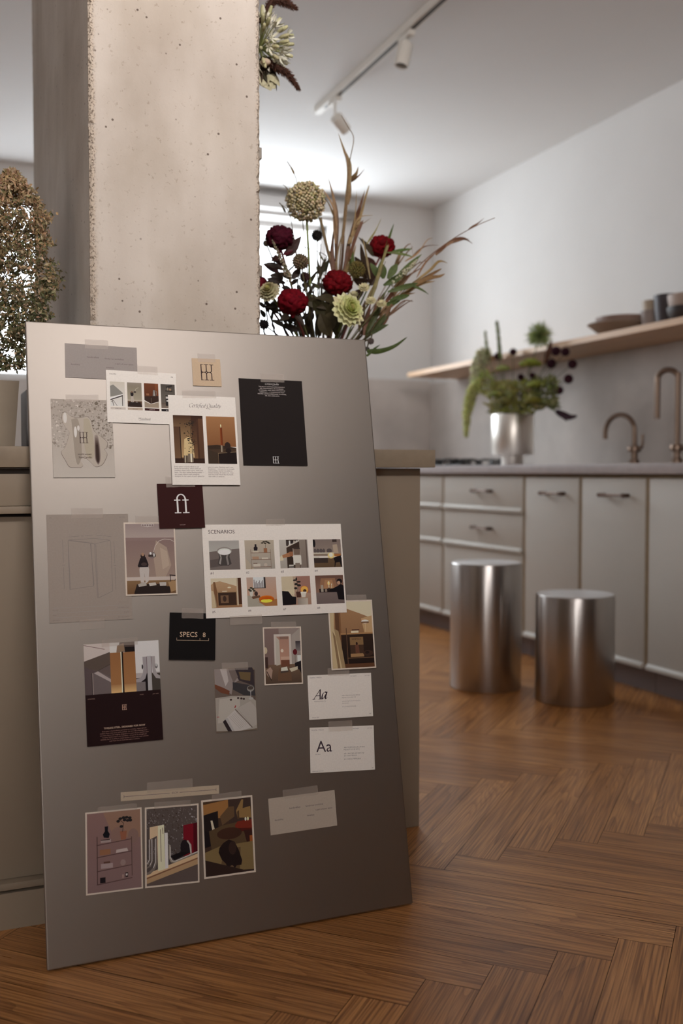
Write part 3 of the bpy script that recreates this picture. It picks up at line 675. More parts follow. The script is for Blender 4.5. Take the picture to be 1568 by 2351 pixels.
p = q(77, 22, 20.5, 47).rect(0, 0, 100, 78, (72, 64, 56), (96, 86, 76)).rect(0, 78, 100, 100, (92, 76, 64), (120, 104, 90)).poly([(36, 10), (80, 2), (80, 10), (40, 18)], (44, 38, 36)).rect(44, 14, 54, 26, (130, 116, 98)).rect(60, 18, 74, 26, (150, 120, 92)).rect(32, 26, 82, 30, (40, 34, 32)).rect(32, 46, 80, 50, (40, 34, 32)).rect(34, 52, 60, 60, (190, 180, 170)).rect(32, 60, 80, 90, (38, 32, 30)).rect(38, 66, 62, 72, (200, 192, 182)).build('swatch_photo', t)
p = Pic(x, y, w, h, W1)
for i, (c, tc_, s_) in enumerate((((190, 176, 162), (100, 86, 80), '#D8D1C8'), ((172, 152, 132), (96, 78, 66), '#B8A28C'), ((52, 20, 20), (190, 160, 150), '#3B0C0E'), ((26, 22, 24), (180, 170, 164), '#17131A'))):
    p.rect(5+24*i, 70.5, 26+24*i, 75, c).text(s_, 15.5+24*i, 73.9, tc_, width=8, al='c')
p.text('COLORS', 4.5, 8.2, (84, 72, 70), width=9.4).text('04', 92.5, 9, (84, 72, 70), width=3)
p.text('MüseSteel', 44, 93, (110, 98, 92), width=16.5).rect(44, 94.3, 60.5, 94.8, (150, 140, 132)).build('lettering', t)

# --- soap foam print
t, x, y, w, h = sheet('P3', 'foam_print', 'greige print of soap foam bubbles with a dark monogram', 'print', (176, 164, 152))
p = Pic(x, y, w, h, W1); rr = random.Random(11)
p.rect(0, 0, 100, 100, (160, 146, 132), (182, 170, 156))
blob = [(18, 18), (24, 17), (32, 22), (42, 24), (52, 23), (58, 22), (64, 27), (66, 36), (70, 42), (80, 48), (89, 55), (87, 62), (84, 64), (88, 70), (84, 78), (78, 84), (68, 86), (60, 80), (54, 76), (46, 74), (44, 78), (48, 84), (44, 87), (36, 87), (26, 86), (20, 78), (14, 68), (20, 62), (26, 50), (28, 42), (22, 36), (17, 27)]
for i in range(900):
    a, b = rr.uniform(0, 100), rr.uniform(0, 100)**.9; r = abs(rr.gauss(0, .9))+.25
    if rr.random() < .04: r *= 2
    g = rr.choice((-58, -44, -30, -20, 12)) if a > 45 or b > 88 else rr.choice((-30, -18, -10, 22))
    base = (168+g, 155+g, 141+g); p.ell(a, b, r, r*.72, base, 8); p.z -= .0000059
p.z += .00002
blob = [(q_.x, q_.y) for q_ in smooth_pts([(a, b, 0) for a, b in blob+blob[:1]], 5)][:-1]
p.poly([(50+(a-50)*1.02, 50+(b-50)*1.02) for a, b in blob][::-1], (122, 108, 96)); p.poly(blob[::-1], (172, 158, 142))
sp = lambda P_: [(q_.x, q_.y) for q_ in smooth_pts([(a, b, 0) for a, b in P_+P_[:1]], 5)][:-1][::-1]
p.poly(sp([(32, 26), (42, 25), (46, 40), (47, 60), (46, 74), (40, 84), (36, 74), (34, 50)]), (150, 136, 120))
p.poly(sp([(52, 25), (60, 25), (64, 36), (67, 52), (68, 68), (63, 76), (55, 72), (51, 54)]), (166, 152, 130))
for k in range(7): p.poly(sp([(69+k*.3, 46+k*2), (74-k*.2, 46+k*2), (77-k*.5, 60), (77-k*.4, 76), (73, 84-k*.6), (68+k*.4, 76), (68+k*.4, 60)]), (146-k*15, 130-k*15, 118-k*14))
p.ell(38, 42, 2.4, 7, (206, 196, 184)).ell(43, 37, 2, 3.5, (198, 188, 176)).ell(22, 24, 3, 7, (200, 190, 178))
p.build('foam_photo', t)
p = Pic(x, y, w, h, W1); p.z = .0006; p.mark(x+.45*w, y-.562*h, .11*w, .14*h, (70, 52, 50), .07)
p.text('WHITE HONEY', 40, 71.5, (84, 66, 58), width=23).text('Soy Candle', 41, 75.5, (96, 80, 72), width=21, shear=.25).build('lettering', t)

# --- beige monogram card
t, x, y, w, h = sheet('P4', 'logo_card', 'small square beige card with a dark arched monogram', 'card', (208, 184, 156))
p = Pic(x, y, w, h, W1); p.mark(x+.31*w, y-.79*h, .36*w, .58*h, (48, 30, 32), .065).build('monogram', t)

# --- certified quality sheet
t, x, y, w, h = sheet('P5', 'brochure_page', 'white Certified Quality sheet with two warm brown photos', 'paper', WHITE, lift=2.2)
p = Pic(x+.055*w, y-.225*h, .435*w, .535*h, W1)
p.rect(0, 0, 100, 100, (52, 30, 22), (112, 78, 50)).rect(0, 0, 60, 88, (66, 40, 26), (168, 134, 92), False).poly([(30, 88), (34, 50), (50, 44), (64, 60), (66, 88)], (196, 168, 120)).rect(0, 24, 20, 92, (80, 54, 36), (104, 76, 52)).rect(20, 24, 23, 92, (38, 24, 18))
p.rect(78, 8, 84, 96, (70, 44, 30)).rect(84, 6, 100, 96, (92, 60, 40), (80, 54, 36)).rect(0, 90, 100, 100, (46, 28, 20), (58, 36, 26)).line([(58, 86), (60, 60), (56, 40), (58, 14)], 1.2, (34, 26, 20))
rr = random.Random(2)
for cy_, n_, sp_ in ((18, 26, 13), (38, 16, 10), (50, 20, 12), (58, 16, 14), (72, 8, 9)):
    for i in range(n_): p.ell(56+rr.gauss(0, sp_*.7), cy_+rr.gauss(0, 4), rr.uniform(1, 3.4), rr.uniform(.5, 1.3), (40, 32, 24), 7); p.z -= .0000055
p.z += .00002
p.rect(30, 84, 44, 99, (96, 82, 68)).rect(34, 84, 38, 99, (206, 188, 160)).rect(44, 80, 62, 98, (112, 96, 80)).rect(52, 80, 57, 98, (220, 204, 178)).rect(36, 84, 38, 99, (60, 48, 40)).build('plant_photo', t)
p = Pic(x+.54*w, y-.228*h, .43*w, .535*h, W1)
p.rect(0, 0, 100, 64, (150, 104, 66), (122, 78, 46)).poly([(0, 62), (34, 60), (100, 66), (100, 70), (0, 72)], (50, 36, 26)).poly([(0, 70), (100, 68), (100, 75), (36, 78), (0, 71)], (66, 48, 34)).poly([(0, 70), (36, 78), (36, 100), (0, 100)], (58, 44, 32)).poly([(36, 78), (100, 74), (100, 100), (36, 100)], (30, 20, 17)).line([(36, 78), (100, 74.5)], 1.2, (150, 124, 92)).line([(36, 78), (36, 100)], 1, (130, 104, 76))
p.rect(46.5, 23, 54, 62, (128, 58, 22), (92, 38, 16), True).ell(50, 20, 1.8, 4, (250, 226, 160)).rect(49.6, 21, 50.4, 24, (60, 40, 30)).rect(46.5, 61, 54, 75, (170, 150, 124), (60, 46, 36), True).ell(70, 62, 10.5, 8, (44, 30, 24)).ell(72, 72, 10, 5, (34, 22, 18)).build('candle_photo', t)
p = Pic(x, y, w, h, W1)
p.script('Certified Quality', x+.295*w, y-.130*h, .0122, (66, 40, 38)); p.build('heading', t)
p = Pic(x, y, w, h, W1)
for i, s_ in enumerate(('Every piece is handcrafted in our', 'family-run workshop, where skill and', 'tradition shape every curve, weld, and', 'finish. We don\'t follow fleeting trends —', 'we create objects with integrity,', 'designed to be a part of your space for')):
    p.text(s_, 4, 80.5+i*2.1, (110, 92, 88), width=(36, 38, 41, 43, 36, 43)[i])
for i, s_ in enumerate(('years to come. Stainless steel is our', 'foundation — not just for its strength', 'and durability, but for its ability to', 'remain timeless. It resists rust, wear,', 'and time itself. Much like the hands', 'that craft it, it endures.')):
    p.text(s_, 53, 80.7+i*2.1, (110, 92, 88), width=(38, 39, 36, 38, 37, 24)[i])
p.build('lettering', t)

# --- black sheet
t, x, y, w, h = sheet('P6', 'black_sheet', 'large black sheet with a small white monogram near its foot', 'paper', (32, 25, 24), lift=1.8)
p = Pic(x, y, w, h, W1)
p.script('Certified Quality', x+.405*w, y-.062*h, .0056, (205, 192, 182), .09)
for i, (s_, ww) in enumerate((('THE ALLOY CONTAINS APPROXIMATELY', 41), ('18% CHROMIUM(Cr), 8% NICKEL(Ni),', 37), ('74% IRON(Fe), AND TRACE AMOUNTS OF', 42), ('CARBON(C) — A COMPOSITION THAT', 39), ('ENSURES LASTING RESISTANCE TO WATER,', 45), ('AIR, AND CORROSION.', 23))):
    p.text(s_, 51, 9.2+i*2.12, (196, 180, 170), width=ww, al='c')
p.build('lettering', t)
Pic(x, y, w, h, W1).mark(x+.463*w, y-.975*h, .074*w, .077*h, (225, 214, 204), .085).build('monogram', t)

# --- burgundy card with the joined letters
t, x, y, w, h = sheet('P7', 'burgundy_card', 'square burgundy card with a large cream fi ligature', 'card', (56, 20, 19), lift=2)
p = Pic(x, y, w, h, (190, 178, 168)); cr = (226, 206, 190)
for xa in (.405, .585):
    p.rect(xa*100-.1, 36, xa*100+3.6, 65.5, cr).rect(xa*100-5.2, 64.5, xa*100+9, 66.8, cr).rect(xa*100-5.2, 36, xa*100+8.6, 38.4, cr)
arc = [(.5+.108*math.cos(a), .36-.128*math.sin(a)) for a in [math.pi*k/16 for k in range(17)]]; arc2 = [(.5+.074*math.cos(a), .36-.105*math.sin(a)) for a in [math.pi*k/16 for k in range(17)]]
for k in range(16): p.poly([(100*a+.7, 100*b) for a, b in (arc2[k], arc[k], arc[k+1], arc2[k+1])], cr); p.z -= .0000055
p.rect(40.4, 34, 44.0, 40, cr).rect(58.6, 34, 62.1, 40, cr)
p.build('ligature', t)
Pic(x, y, w, h, (190, 178, 168)).text('FACTORY', 51, 93.6, (170, 140, 130), width=12.5, al='c').build('lettering', t)

# --- technical drawing on translucent paper
WG = (176, 164, 154)
t, x, y, w, h = sheet('P8', 'technical_drawing', 'large grey translucent sheet with a line drawing of a folded table', 'drawing', (168, 157, 148), lift=.6)
p = Pic(x, y, w, h, WG); g = (104, 92, 84)
for pts in ([(25, 25), (25, 70), (54, 67.5), (54.5, 66), (52, 28)], [(25, 25), (26, 24), (55, 27.5), (58.5, 29), (59, 79), (77, 73), (77, 27), (76, 25), (57, 23), (26, 24)], [(25, 25), (26, 70)], [(57, 28), (58, 79)], [(58, 28), (75.5, 25.2)], [(26, 24.6), (56, 27.9)], [(52.5, 28), (53.8, 67)]):
    p.line(pts, .45, g)
for pts in ([(18.5, 24), (18.5, 45)], [(18.5, 49), (18.5, 69)], [(81, 26.5), (81, 47)], [(81, 51), (81, 72)], [(26, 21.2), (39, 20.5)], [(46, 20.2), (55, 19.8)], [(60, 20), (67, 20.5)], [(72, 21), (78, 21.8)]): p.line(pts, .4, g)
for yy in (86.4, 90.9, 95.2): p.rect(4, yy, 96, yy+.25, (128, 116, 108))
p.text('450', 40.8, 21, g, width=3).text('270', 68, 21.2, g, width=3).text('460', 17, 47.8, g, width=3).text('460', 79.6, 49.6, g, width=3).text('001', 3.5, 3.6, g, width=2.6).text('SIDE TABLE', 89, 3.6, g, width=7.5)
for i, (a, b) in enumerate((('Material', '100% Stainless Steel'), ('Finish', 'Brushed'), ('Dimensions', '450 × 460 × 270 mm'))):
    p.text(a, 4, 89.2+i*4.4, g, width=(6, 4, 8.4)[i]).text(b, 96, 89.2+i*4.4, g, width=(14, 6, 14)[i], al='r')
p.build('line_drawing', t)

def framed(k, label, ref, brd=.028, group=None, name='photo_print', **kw):
    t, x, y, w, h = sheet(k, name, label, 'photo', (232, 220, 206), group=group, **kw); m = brd*w
    return t, Pic(x+m, y-m, w-2*m, h-2*m, ref)
# --- lamp photo
t, p = framed('P9', 'white bordered photo of a person standing by an arched chrome lamp', (196, 180, 168))
p.rect(0, 0, 100, 22, (140, 116, 106), (158, 134, 120)).rect(0, 20, 100, 24, (128, 100, 90)).rect(0, 24, 100, 76, (124, 96, 86), (140, 112, 96)).poly([(62, 24), (84, 34), (92, 60), (80, 76), (60, 76), (56, 50)], (154, 126, 106)).poly([(70, 34), (84, 40), (88, 60), (74, 66)], (166, 138, 116)).rect(0, 76, 100, 81, (178, 154, 138)).rect(0, 81, 100, 100, (122, 88, 58), (104, 70, 44))
for i in range(5): p.ell(36+i*5, 2.5-(abs(i-2)*.4), 3, 2.4, (180, 160, 146)).ell(36+i*5, 2.2, 2, 1.5, (120, 98, 90))
p.line([(56, 42), (60, 32), (68, 25), (80, 22), (92, 23), (100, 26)], .9, (190, 168, 150)).ell(53, 45, 7.5, 4.8, (110, 92, 84)).rect(45.4, 44.5, 60.6, 47.5, (58, 44, 40)).ell(50, 42.5, 2, 2, (210, 196, 182)).ell(57, 45, 1.5, 2.5, (196, 180, 166))
p.poly([(26, 66), (30, 52), (42, 52), (46, 66), (44, 82), (38, 86), (36, 70), (35, 84), (28, 84)], (176, 156, 142)).poly([(23, 60), (28, 50), (33, 46), (40, 48), (45, 58), (44, 62), (24, 62)], (34, 24, 24)).ell(34, 46.5, 4.6, 4.2, (40, 28, 26)).ell(34, 44, 3, 2.4, (150, 110, 84)).ell(36, 58, 6, 2.5, (62, 46, 42))
p.poly([(20, 86), (78, 86), (88, 99), (14, 99)], (44, 30, 24)).poly([(20, 90), (88, 90), (88, 100), (14, 100)], (38, 26, 22)).poly([(22, 86), (38, 83), (40, 88), (24, 90)], (160, 142, 126)).poly([(44, 85), (58, 84), (60, 88), (46, 89)], (176, 158, 142)).poly([(66, 84), (80, 84), (80, 89), (67, 89)], (170, 152, 138))
p.line([(88, 74), (100, 75)], 2, (30, 22, 22)).line([(89, 74), (89, 90)], 1.5, (40, 30, 28)).line([(100, 80), (92, 92)], 2, (36, 26, 24)).ell(96, 93, 5, 4, (44, 32, 30)).poly([(84, 84), (100, 82), (100, 96), (90, 98)], (150, 112, 76)).build('photo', t)

# --- scenarios sheet
WS = (196, 181, 172)
t, x, y, w, h = sheet('P10', 'brochure_page', 'wide white SCENARIOS sheet with eight small photos in two rows', 'paper', WHITE, lift=2)
def sc(i): return Pic(x+(.042+.2465*(i % 4))*w, y-(.175+.405*(i//4))*h, .208*w, .315*h, WS)
p = sc(0).rect(0, 0, 100, 40, (150, 136, 126), (160, 148, 136)).poly([(0, 38), (100, 28), (100, 100), (0, 100)], (104, 88, 80)).poly([(0, 66), (40, 60), (60, 84), (0, 92)], (84, 70, 64))
p.poly([(28, 34), (72, 34), (66, 56), (72, 80), (62, 86), (36, 86), (26, 80), (32, 56)], (66, 56, 52)).poly([(32, 44), (38, 44), (40, 60), (36, 82), (30, 78), (36, 58)], (140, 126, 116)).poly([(58, 44), (64, 44), (60, 58), (64, 82), (58, 84), (54, 58)], (120, 106, 98)).ell(50, 36, 25, 14, (132, 116, 106)).ell(50, 38, 22, 11.5, (196, 186, 172)).ell(50, 40, 20, 9, (206, 196, 182)).build('scenario_photo', t)
p = sc(1).rect(0, 0, 100, 100, (168, 146, 124), (148, 131, 117)).poly([(0, 60), (30, 100), (0, 100)], (162, 140, 118))
for yy in (43, 66, 92): p.rect(19, yy, 88, yy+2.4, (120, 92, 76))
p.rect(19, 32, 20.5, 100, (120, 94, 78)).rect(86, 32, 87.5, 100, (120, 94, 78)).poly([(31, 36), (30, 26), (34, 22), (34, 14), (40, 14), (40, 22), (44, 26), (42, 36)], (34, 26, 28)).rect(26, 38, 46, 43, (180, 160, 140)).rect(64, 28, 76, 43, (138, 88, 60)).line([(70, 28), (72, 14), (66, 8)], 1, (60, 50, 36))
for a, b in ((60, 10), (66, 6), (74, 5), (80, 8), (70, 11), (84, 11)): p.ell(a, b, 5, 2.4, (48, 40, 30), 8)
p.rect(24, 57, 46, 66, (158, 118, 92)).rect(56, 61, 78, 66, (190, 172, 152)).rect(26, 82, 50, 92, (184, 164, 146)).rect(26, 79, 40, 82, (104, 76, 60)).ell(68, 86, 6, 6, (172, 150, 132)).build('scenario_photo', t)
p = sc(2).rect(0, 0, 100, 100, (176, 160, 146), (150, 134, 120)).rect(24, 0, 70, 100, (52, 36, 28), (66, 48, 38)).rect(70, 0, 92, 100, (128, 110, 96), (116, 98, 86)).rect(92, 0, 97, 100, (92, 74, 64)).poly([(24, 22), (70, 0), (70, 6), (24, 28)], (176, 158, 142))
for i in range(5): p.rect(26+i*8, 3, 31+i*8, 22-i*4, ((60, 48, 44), (196, 184, 172), (40, 32, 32), (170, 150, 134), (200, 190, 178))[i])
p.rect(46, 30, 72, 56, (150, 130, 114)).rect(46, 54, 72, 58, (178, 160, 144)).poly([(48, 30), (72, 30), (70, 54), (50, 54)], (106, 84, 70)).ell(60, 31, 12, 3, (60, 46, 40)).rect(44, 56, 74, 88, (196, 180, 164)).poly([(0, 60), (10, 52), (12, 72), (0, 74)], (190, 168, 138)).poly([(8, 54), (34, 44), (46, 44), (46, 56), (34, 60), (10, 64)], (150, 98, 66)).poly([(34, 42), (46, 42), (46, 58), (34, 58)], (138, 86, 58)).rect(26, 62, 46, 92, (50, 36, 28)).rect(30, 88, 46, 100, (176, 160, 146)).rect(28, 94, 48, 98, (44, 34, 30)).rect(52, 82, 68, 100, (120, 100, 86)).build('scenario_photo', t)
p = sc(3).rect(0, 0, 100, 60, (116, 96, 86), (134, 112, 98)).rect(0, 66, 100, 100, (96, 70, 48), (86, 62, 42)).ell(4, 14, 5, 14, (24, 18, 18)).rect(70, 0, 86, 10, (58, 44, 38)).poly([(70, 20), (86, 18), (90, 50), (72, 50)], (160, 134, 112))
for a, b in ((6, 6), (16, 7), (27, 7), (37, 6), (57, 12)): p.ell(a, 41, b*.8, 8, (82, 68, 64), 12); p.rect(a-b*.6, 36, a+b*.6, 48, (82, 68, 64))
p.rect(0, 47, 74, 52, (176, 158, 138)).rect(0, 52, 74, 56, (120, 96, 76)).rect(0, 62, 20, 66, (190, 174, 154)).rect(0, 66, 50, 84, (54, 40, 34)).ell(62, 58, 12, 11, (214, 176, 112)).ell(62, 56, 7, 8, (246, 226, 170)).poly([(74, 52), (98, 52), (98, 62), (74, 62)], (150, 92, 50)).poly([(70, 66), (98, 58), (100, 100), (96, 100), (92, 82), (78, 84), (74, 100), (72, 100), (74, 80)], (26, 18, 18)).build('scenario_photo', t)
p = sc(4).rect(0, 0, 100, 100, (168, 130, 96), (140, 96, 64)).poly([(0, 0), (84, 0), (84, 28), (30, 10), (10, 14), (0, 22)], (192, 170, 142)).rect(84, 0, 89, 94, (176, 150, 122)).rect(89, 0, 100, 90, (70, 40, 26)).poly([(8, 12), (14, 12), (20, 46), (20, 96), (10, 96)], (112, 74, 48)).rect(22, 48, 82, 92, (58, 38, 28)).rect(20, 46, 84, 49, (140, 104, 72)).rect(30, 58, 56, 84, (110, 78, 56)).ell(43, 70, 6, 10, (60, 40, 32)).rect(56, 30, 62, 33, (206, 182, 150)).ell(60, 32, 6, 2.5, (200, 178, 148)).rect(36, 43, 52, 46, (190, 166, 138)).poly([(0, 40), (8, 44), (18, 98), (0, 100)], (180, 152, 118)).poly([(8, 44), (12, 60), (18, 98), (14, 98)], (140, 110, 82)).build('scenario_photo', t)
p = sc(5).rect(0, 0, 100, 100, (168, 136, 118), (176, 126, 96)).poly([(0, 62), (34, 62), (100, 94), (100, 100), (0, 100)], (152, 136, 118)).poly([(36, 84), (100, 76), (100, 100), (60, 100)], (150, 96, 56)).rect(22, 0, 64, 38, (48, 40, 38)).rect(22, 0, 58, 36, (196, 186, 178))
for i in range(9): p.rect(24+i*3.7, 8+(i*37 % 14), 26.6+i*3.7, 36, (120, 106, 102))
p.poly([(14, 66), (42, 62), (44, 70), (18, 74)], (96, 64, 46)).ell(30, 56, 6, 8, (58, 40, 36)).ell(14, 52, 6, 14, (188, 172, 156))
for a, b in ((8, 42), (14, 36), (20, 40), (12, 46), (24, 46)): p.ell(a, b, 5, 3, (52, 48, 36), 8)
p.ell(64, 76, 26, 12.5, (196, 96, 20), 24, (150, 60, 14)).ell(64, 82, 20, 6, (250, 186, 60)).ell(64, 72, 18, 5, (176, 74, 14)).build('scenario_photo', t)
p = sc(6).rect(0, 0, 100, 100, (166, 134, 110), (150, 110, 90)).poly([(0, 0), (40, 0), (44, 60), (0, 74)], (184, 160, 130)).poly([(50, 0), (100, 0), (100, 60), (60, 60)], (144, 100, 84))
for i in range(6): p.rect(8+i*6, 46, 12+i*6, 74, (192, 168, 136))
p.poly([(0, 50), (22, 52), (34, 70), (48, 72), (46, 98), (0, 100)], (22, 16, 18)).line([(54, 60), (56, 34), (52, 14)], 1.6, (46, 38, 30))
for a, b, c_, d_ in ((52, 10, 3, 6), (46, 14, 6, 3), (60, 20, 7, 3), (50, 28, 6, 4), (60, 32, 7, 4), (48, 42, 6, 4)): p.ell(a, b, c_, d_, (36, 30, 26), 9)
p.ell(78, 48, 14, 14, (196, 110, 40)).ell(78, 48, 12, 12, (222, 150, 70)).ell(79, 52, 6, 6, (70, 40, 24)).poly([(48, 54), (66, 54), (64, 74), (50, 74)], (70, 40, 32)).poly([(64, 56), (84, 56), (80, 74), (68, 74)], (196, 178, 160)).rect(64, 55, 85, 60, (206, 190, 172)).rect(48, 74, 90, 78, (150, 120, 98)).rect(52, 78, 88, 100, (132, 112, 98), (176, 156, 138), True).build('scenario_photo', t)
p = sc(7).rect(0, 0, 100, 66, (96, 64, 52), (128, 92, 74)).rect(0, 60, 100, 100, (110, 90, 82), (98, 80, 74)).poly([(20, 10), (70, 10), (80, 60), (10, 60)], (134, 92, 66)).poly([(34, 16), (60, 16), (68, 54), (26, 54)], (156, 108, 74)).ell(47, 28, 5, 7, (226, 168, 96)).rect(46, 26, 48, 46, (220, 196, 160)).rect(56, 34, 57.6, 46, (214, 190, 154)).ell(47, 24, 1.4, 3, (255, 236, 180)).ell(57, 32, 1.4, 2.6, (255, 230, 170)).rect(12, 47, 74, 60, (34, 22, 20)).rect(18, 34, 27, 58, (150, 130, 112)).rect(32, 48, 40, 58, (126, 104, 90)).rect(44, 44, 50, 50, (60, 40, 32))
p.ell(86, 22, 10, 9, (26, 18, 18)).ell(83, 27, 6, 6, (170, 126, 100)).poly([(76, 40), (90, 32), (100, 38), (100, 88), (78, 86), (74, 60), (50, 58), (48, 52)], (20, 14, 16)).build('scenario_photo', t)
p = Pic(x, y, w, h, WS); p.text('SCENARIOS', 4.2, 9.8, (52, 34, 36), width=18.2).build('heading', t)
for i in range(8): Pic(x, y, w, h, WS).text('#%d' % (i+1), 4.3+24.65*(i % 4), 53.6+41*(i//4), (84, 62, 60), width=2.1).build('caption', t)

# --- specs card
t, x, y, w, h = sheet('P11', 'black_card', 'square black card reading SPECS 8 over a thin bracket', 'card', (16, 12, 13), lift=2)
p = Pic(x, y, w, h, (176, 160, 150)); g = (176, 140, 112)
p.text('SPECS', 22.5, 51, g, width=38).text('8', 72, 51, g, width=6.2).line([(16, 53.5), (16, 58.5), (85, 58.5), (85, 53.5)], .7, g).line([(66, 54), (66, 58.5)], .6, g).build('lettering', t)

# --- burgundy story sheet
WT = (170, 154, 142)
t, x, y, w, h = sheet('P12', 'brochure_page', 'dark burgundy sheet headed TIMELESS STEEL under three steel detail photos', 'paper', (36, 14, 16), lift=2)
p = Pic(x, y, .34*w, .5*h, WT).rect(0, 0, 100, 100, (74, 58, 52), (84, 66, 58)).poly([(0, 0), (100, 0), (100, 22), (0, 34)], (160, 138, 124)).line([(0, 2), (80, 12)], 2, (84, 52, 46)).poly([(0, 34), (100, 18), (100, 44), (50, 54), (0, 46)], (72, 56, 46)).poly([(0, 44), (52, 56), (30, 60), (30, 100), (0, 100)], (70, 54, 50)).poly([(32, 58), (52, 54), (100, 68), (100, 100), (32, 100)], (86, 70, 64)).poly([(36, 58), (52, 55), (100, 72), (100, 78)], (138, 118, 108)).line([(52, 54), (100, 42)], 1.2, (40, 30, 28)).rect(27, 58, 29, 100, (40, 30, 28)).rect(30, 58, 32, 100, (140, 118, 104)).build('detail_photo', t)
p = Pic(x+.34*w, y, .335*w, .5*h, WT).rect(0, 0, 100, 20, (170, 154, 140)).poly([(40, 0), (100, 0), (100, 18), (30, 20)], (64, 48, 40)).poly([(30, 6), (56, 2), (60, 18), (26, 20)], (112, 84, 62)).rect(60, 10, 100, 20, (22, 14, 12)).rect(0, 20, 100, 100, (118, 74, 42), (130, 84, 48)).rect(0, 84, 100, 100, (134, 90, 54), (176, 132, 84)).rect(42, 19, 46, 100, (204, 174, 134)).rect(46, 19, 52, 100, (30, 16, 10)).build('detail_photo', t)
p = Pic(x+.675*w, y, .325*w, .5*h, WT).rect(0, 0, 100, 100, (172, 156, 144)).rect(0, 64, 100, 80, (144, 126, 116)).rect(40, 66, 100, 100, (56, 46, 38)).rect(0, 80, 40, 100, (98, 84, 78)).rect(0, 74, 40, 82, (24, 16, 16)).rect(38, 64, 48, 100, (22, 14, 14))
p.poly([(30, 32), (46, 32), (46, 64), (38, 76), (20, 82), (0, 82), (0, 76), (18, 74), (28, 66), (31, 56)], (128, 112, 106)).poly([(66, 32), (82, 32), (82, 58), (88, 68), (100, 72), (100, 78), (82, 76), (70, 66)], (132, 116, 108)).rect(48, 31, 65, 100, (140, 126, 118)).rect(46, 32, 48, 66, (84, 60, 58)).rect(65, 32, 67, 66, (84, 60, 58)).ell(28, 52, 3, 5, (40, 32, 30)).ell(86, 52, 6, 5, (92, 80, 74)).ell(86, 50, 4, 3, (150, 138, 128)).build('detail_photo', t)
p = Pic(x, y, w, h, WT); g = (164, 122, 98)
p.mark(x+.478*w, y-.672*h, .046*w, .052*h, g, .12).build('monogram', t)
p = Pic(x, y, w, h, WT); p.text('TIMELESS STEEL, DESIGNED FOR NOW', 49.5, 84.5, (186, 142, 116), width=54.5, al='c')
for i, (s_, ww) in enumerate((('Every piece is handcrafted in our family-run workshop, where skill and', 58), ('tradition shape every curve, weld, and finish. We don\'t follow fleeting trends—', 64), ('we create objects with integrity, designed to be a part of your space for years', 64), ('to come. Stainless steel is our foundation—not just for its strength and', 58), ('durability, but for its ability to remain timeless. It resists rust, wear, and time', 63), ('itself. Much like the hands that craft it, it endures.', 40))):
    p.text(s_, 49, 87.2+i*1.95, (132, 90, 76), width=ww, al='c')
p.text('MÜSESTEEL', 3, 54.6, (132, 96, 80), width=9.5).text('STORY', 71.5, 54, (132, 96, 80), width=5.2).text('JULY 2025', 96.8, 54.2, (132, 96, 80), width=8, al='r').build('lettering', t)

# --- books on the floor photo
t, x, y, w, h = sheet('P13', 'photo_print', 'borderless photo of open books and a wine glass, no white edge', 'photo', (150, 132, 112), rnd=.008)
p = Pic(x+.0004, y-.0004, w-.0008, h-.0008, (184, 172, 148))
p.rect(0, 0, 94, 100, (84, 68, 54), (98, 82, 62)).rect(94, 4, 100, 100, (62, 48, 38), (98, 82, 62)).poly([(46, 0), (94, 0), (97, 4), (98, 30), (60, 20)], (50, 40, 36)).poly([(0, 0), (44, 0), (60, 20), (46, 24), (40, 42), (20, 30), (0, 24)], (126, 110, 92)).poly([(14, 0), (30, 0), (34, 20), (26, 28)], (160, 144, 122)).poly([(34, 0), (50, 0), (58, 14), (46, 24)], (100, 84, 68)).poly([(44, 22), (98, 30), (100, 46), (70, 44), (44, 34)], (52, 46, 40)).poly([(0, 24), (20, 30), (36, 36), (34, 42), (14, 38), (0, 30)], (96, 54, 32)).poly([(60, 6), (90, 8), (88, 22), (64, 18)], (92, 72, 42))
p.poly([(0, 46), (40, 44), (86, 46), (100, 54), (100, 98), (64, 100), (0, 98)], (140, 126, 102)).poly([(10, 48), (60, 46), (60, 60), (30, 84), (4, 86)], (156, 142, 116)).poly([(48, 66), (86, 54), (100, 66), (100, 92), (88, 96)], (150, 136, 112)).poly([(26, 78), (48, 66), (88, 96), (60, 100), (36, 100)], (166, 152, 128)).line([(48, 66), (88, 96)], 2.5, (98, 82, 64)).poly([(16, 84), (24, 80), (38, 100), (28, 100)], (40, 30, 26)).poly([(22, 80), (28, 78), (44, 100), (38, 100)], (150, 138, 118))
for i in range(8): p.line([(32+i*3.4, 77-i*1.5), (58+i*3.4, 97-i*1.2)], .5, (128, 114, 92))
p.ell(88, 34, 9, 5, (122, 112, 92)).ell(88, 33, 7, 3, (66, 54, 42)).rect(87.2, 38, 88.6, 49, (160, 150, 130)).ell(88, 50, 6, 2, (150, 140, 118)).line([(47, 63), (49, 60)], 2.5, (130, 30, 28)).rect(2, 75.6, 8, 76.4, (140, 40, 34))
for a, b in ((56, 48), (64, 49), (70, 50), (38, 50)): p.ell(a, b, 3, 1.6, (56, 40, 32), 8)
p.build('photo', t)

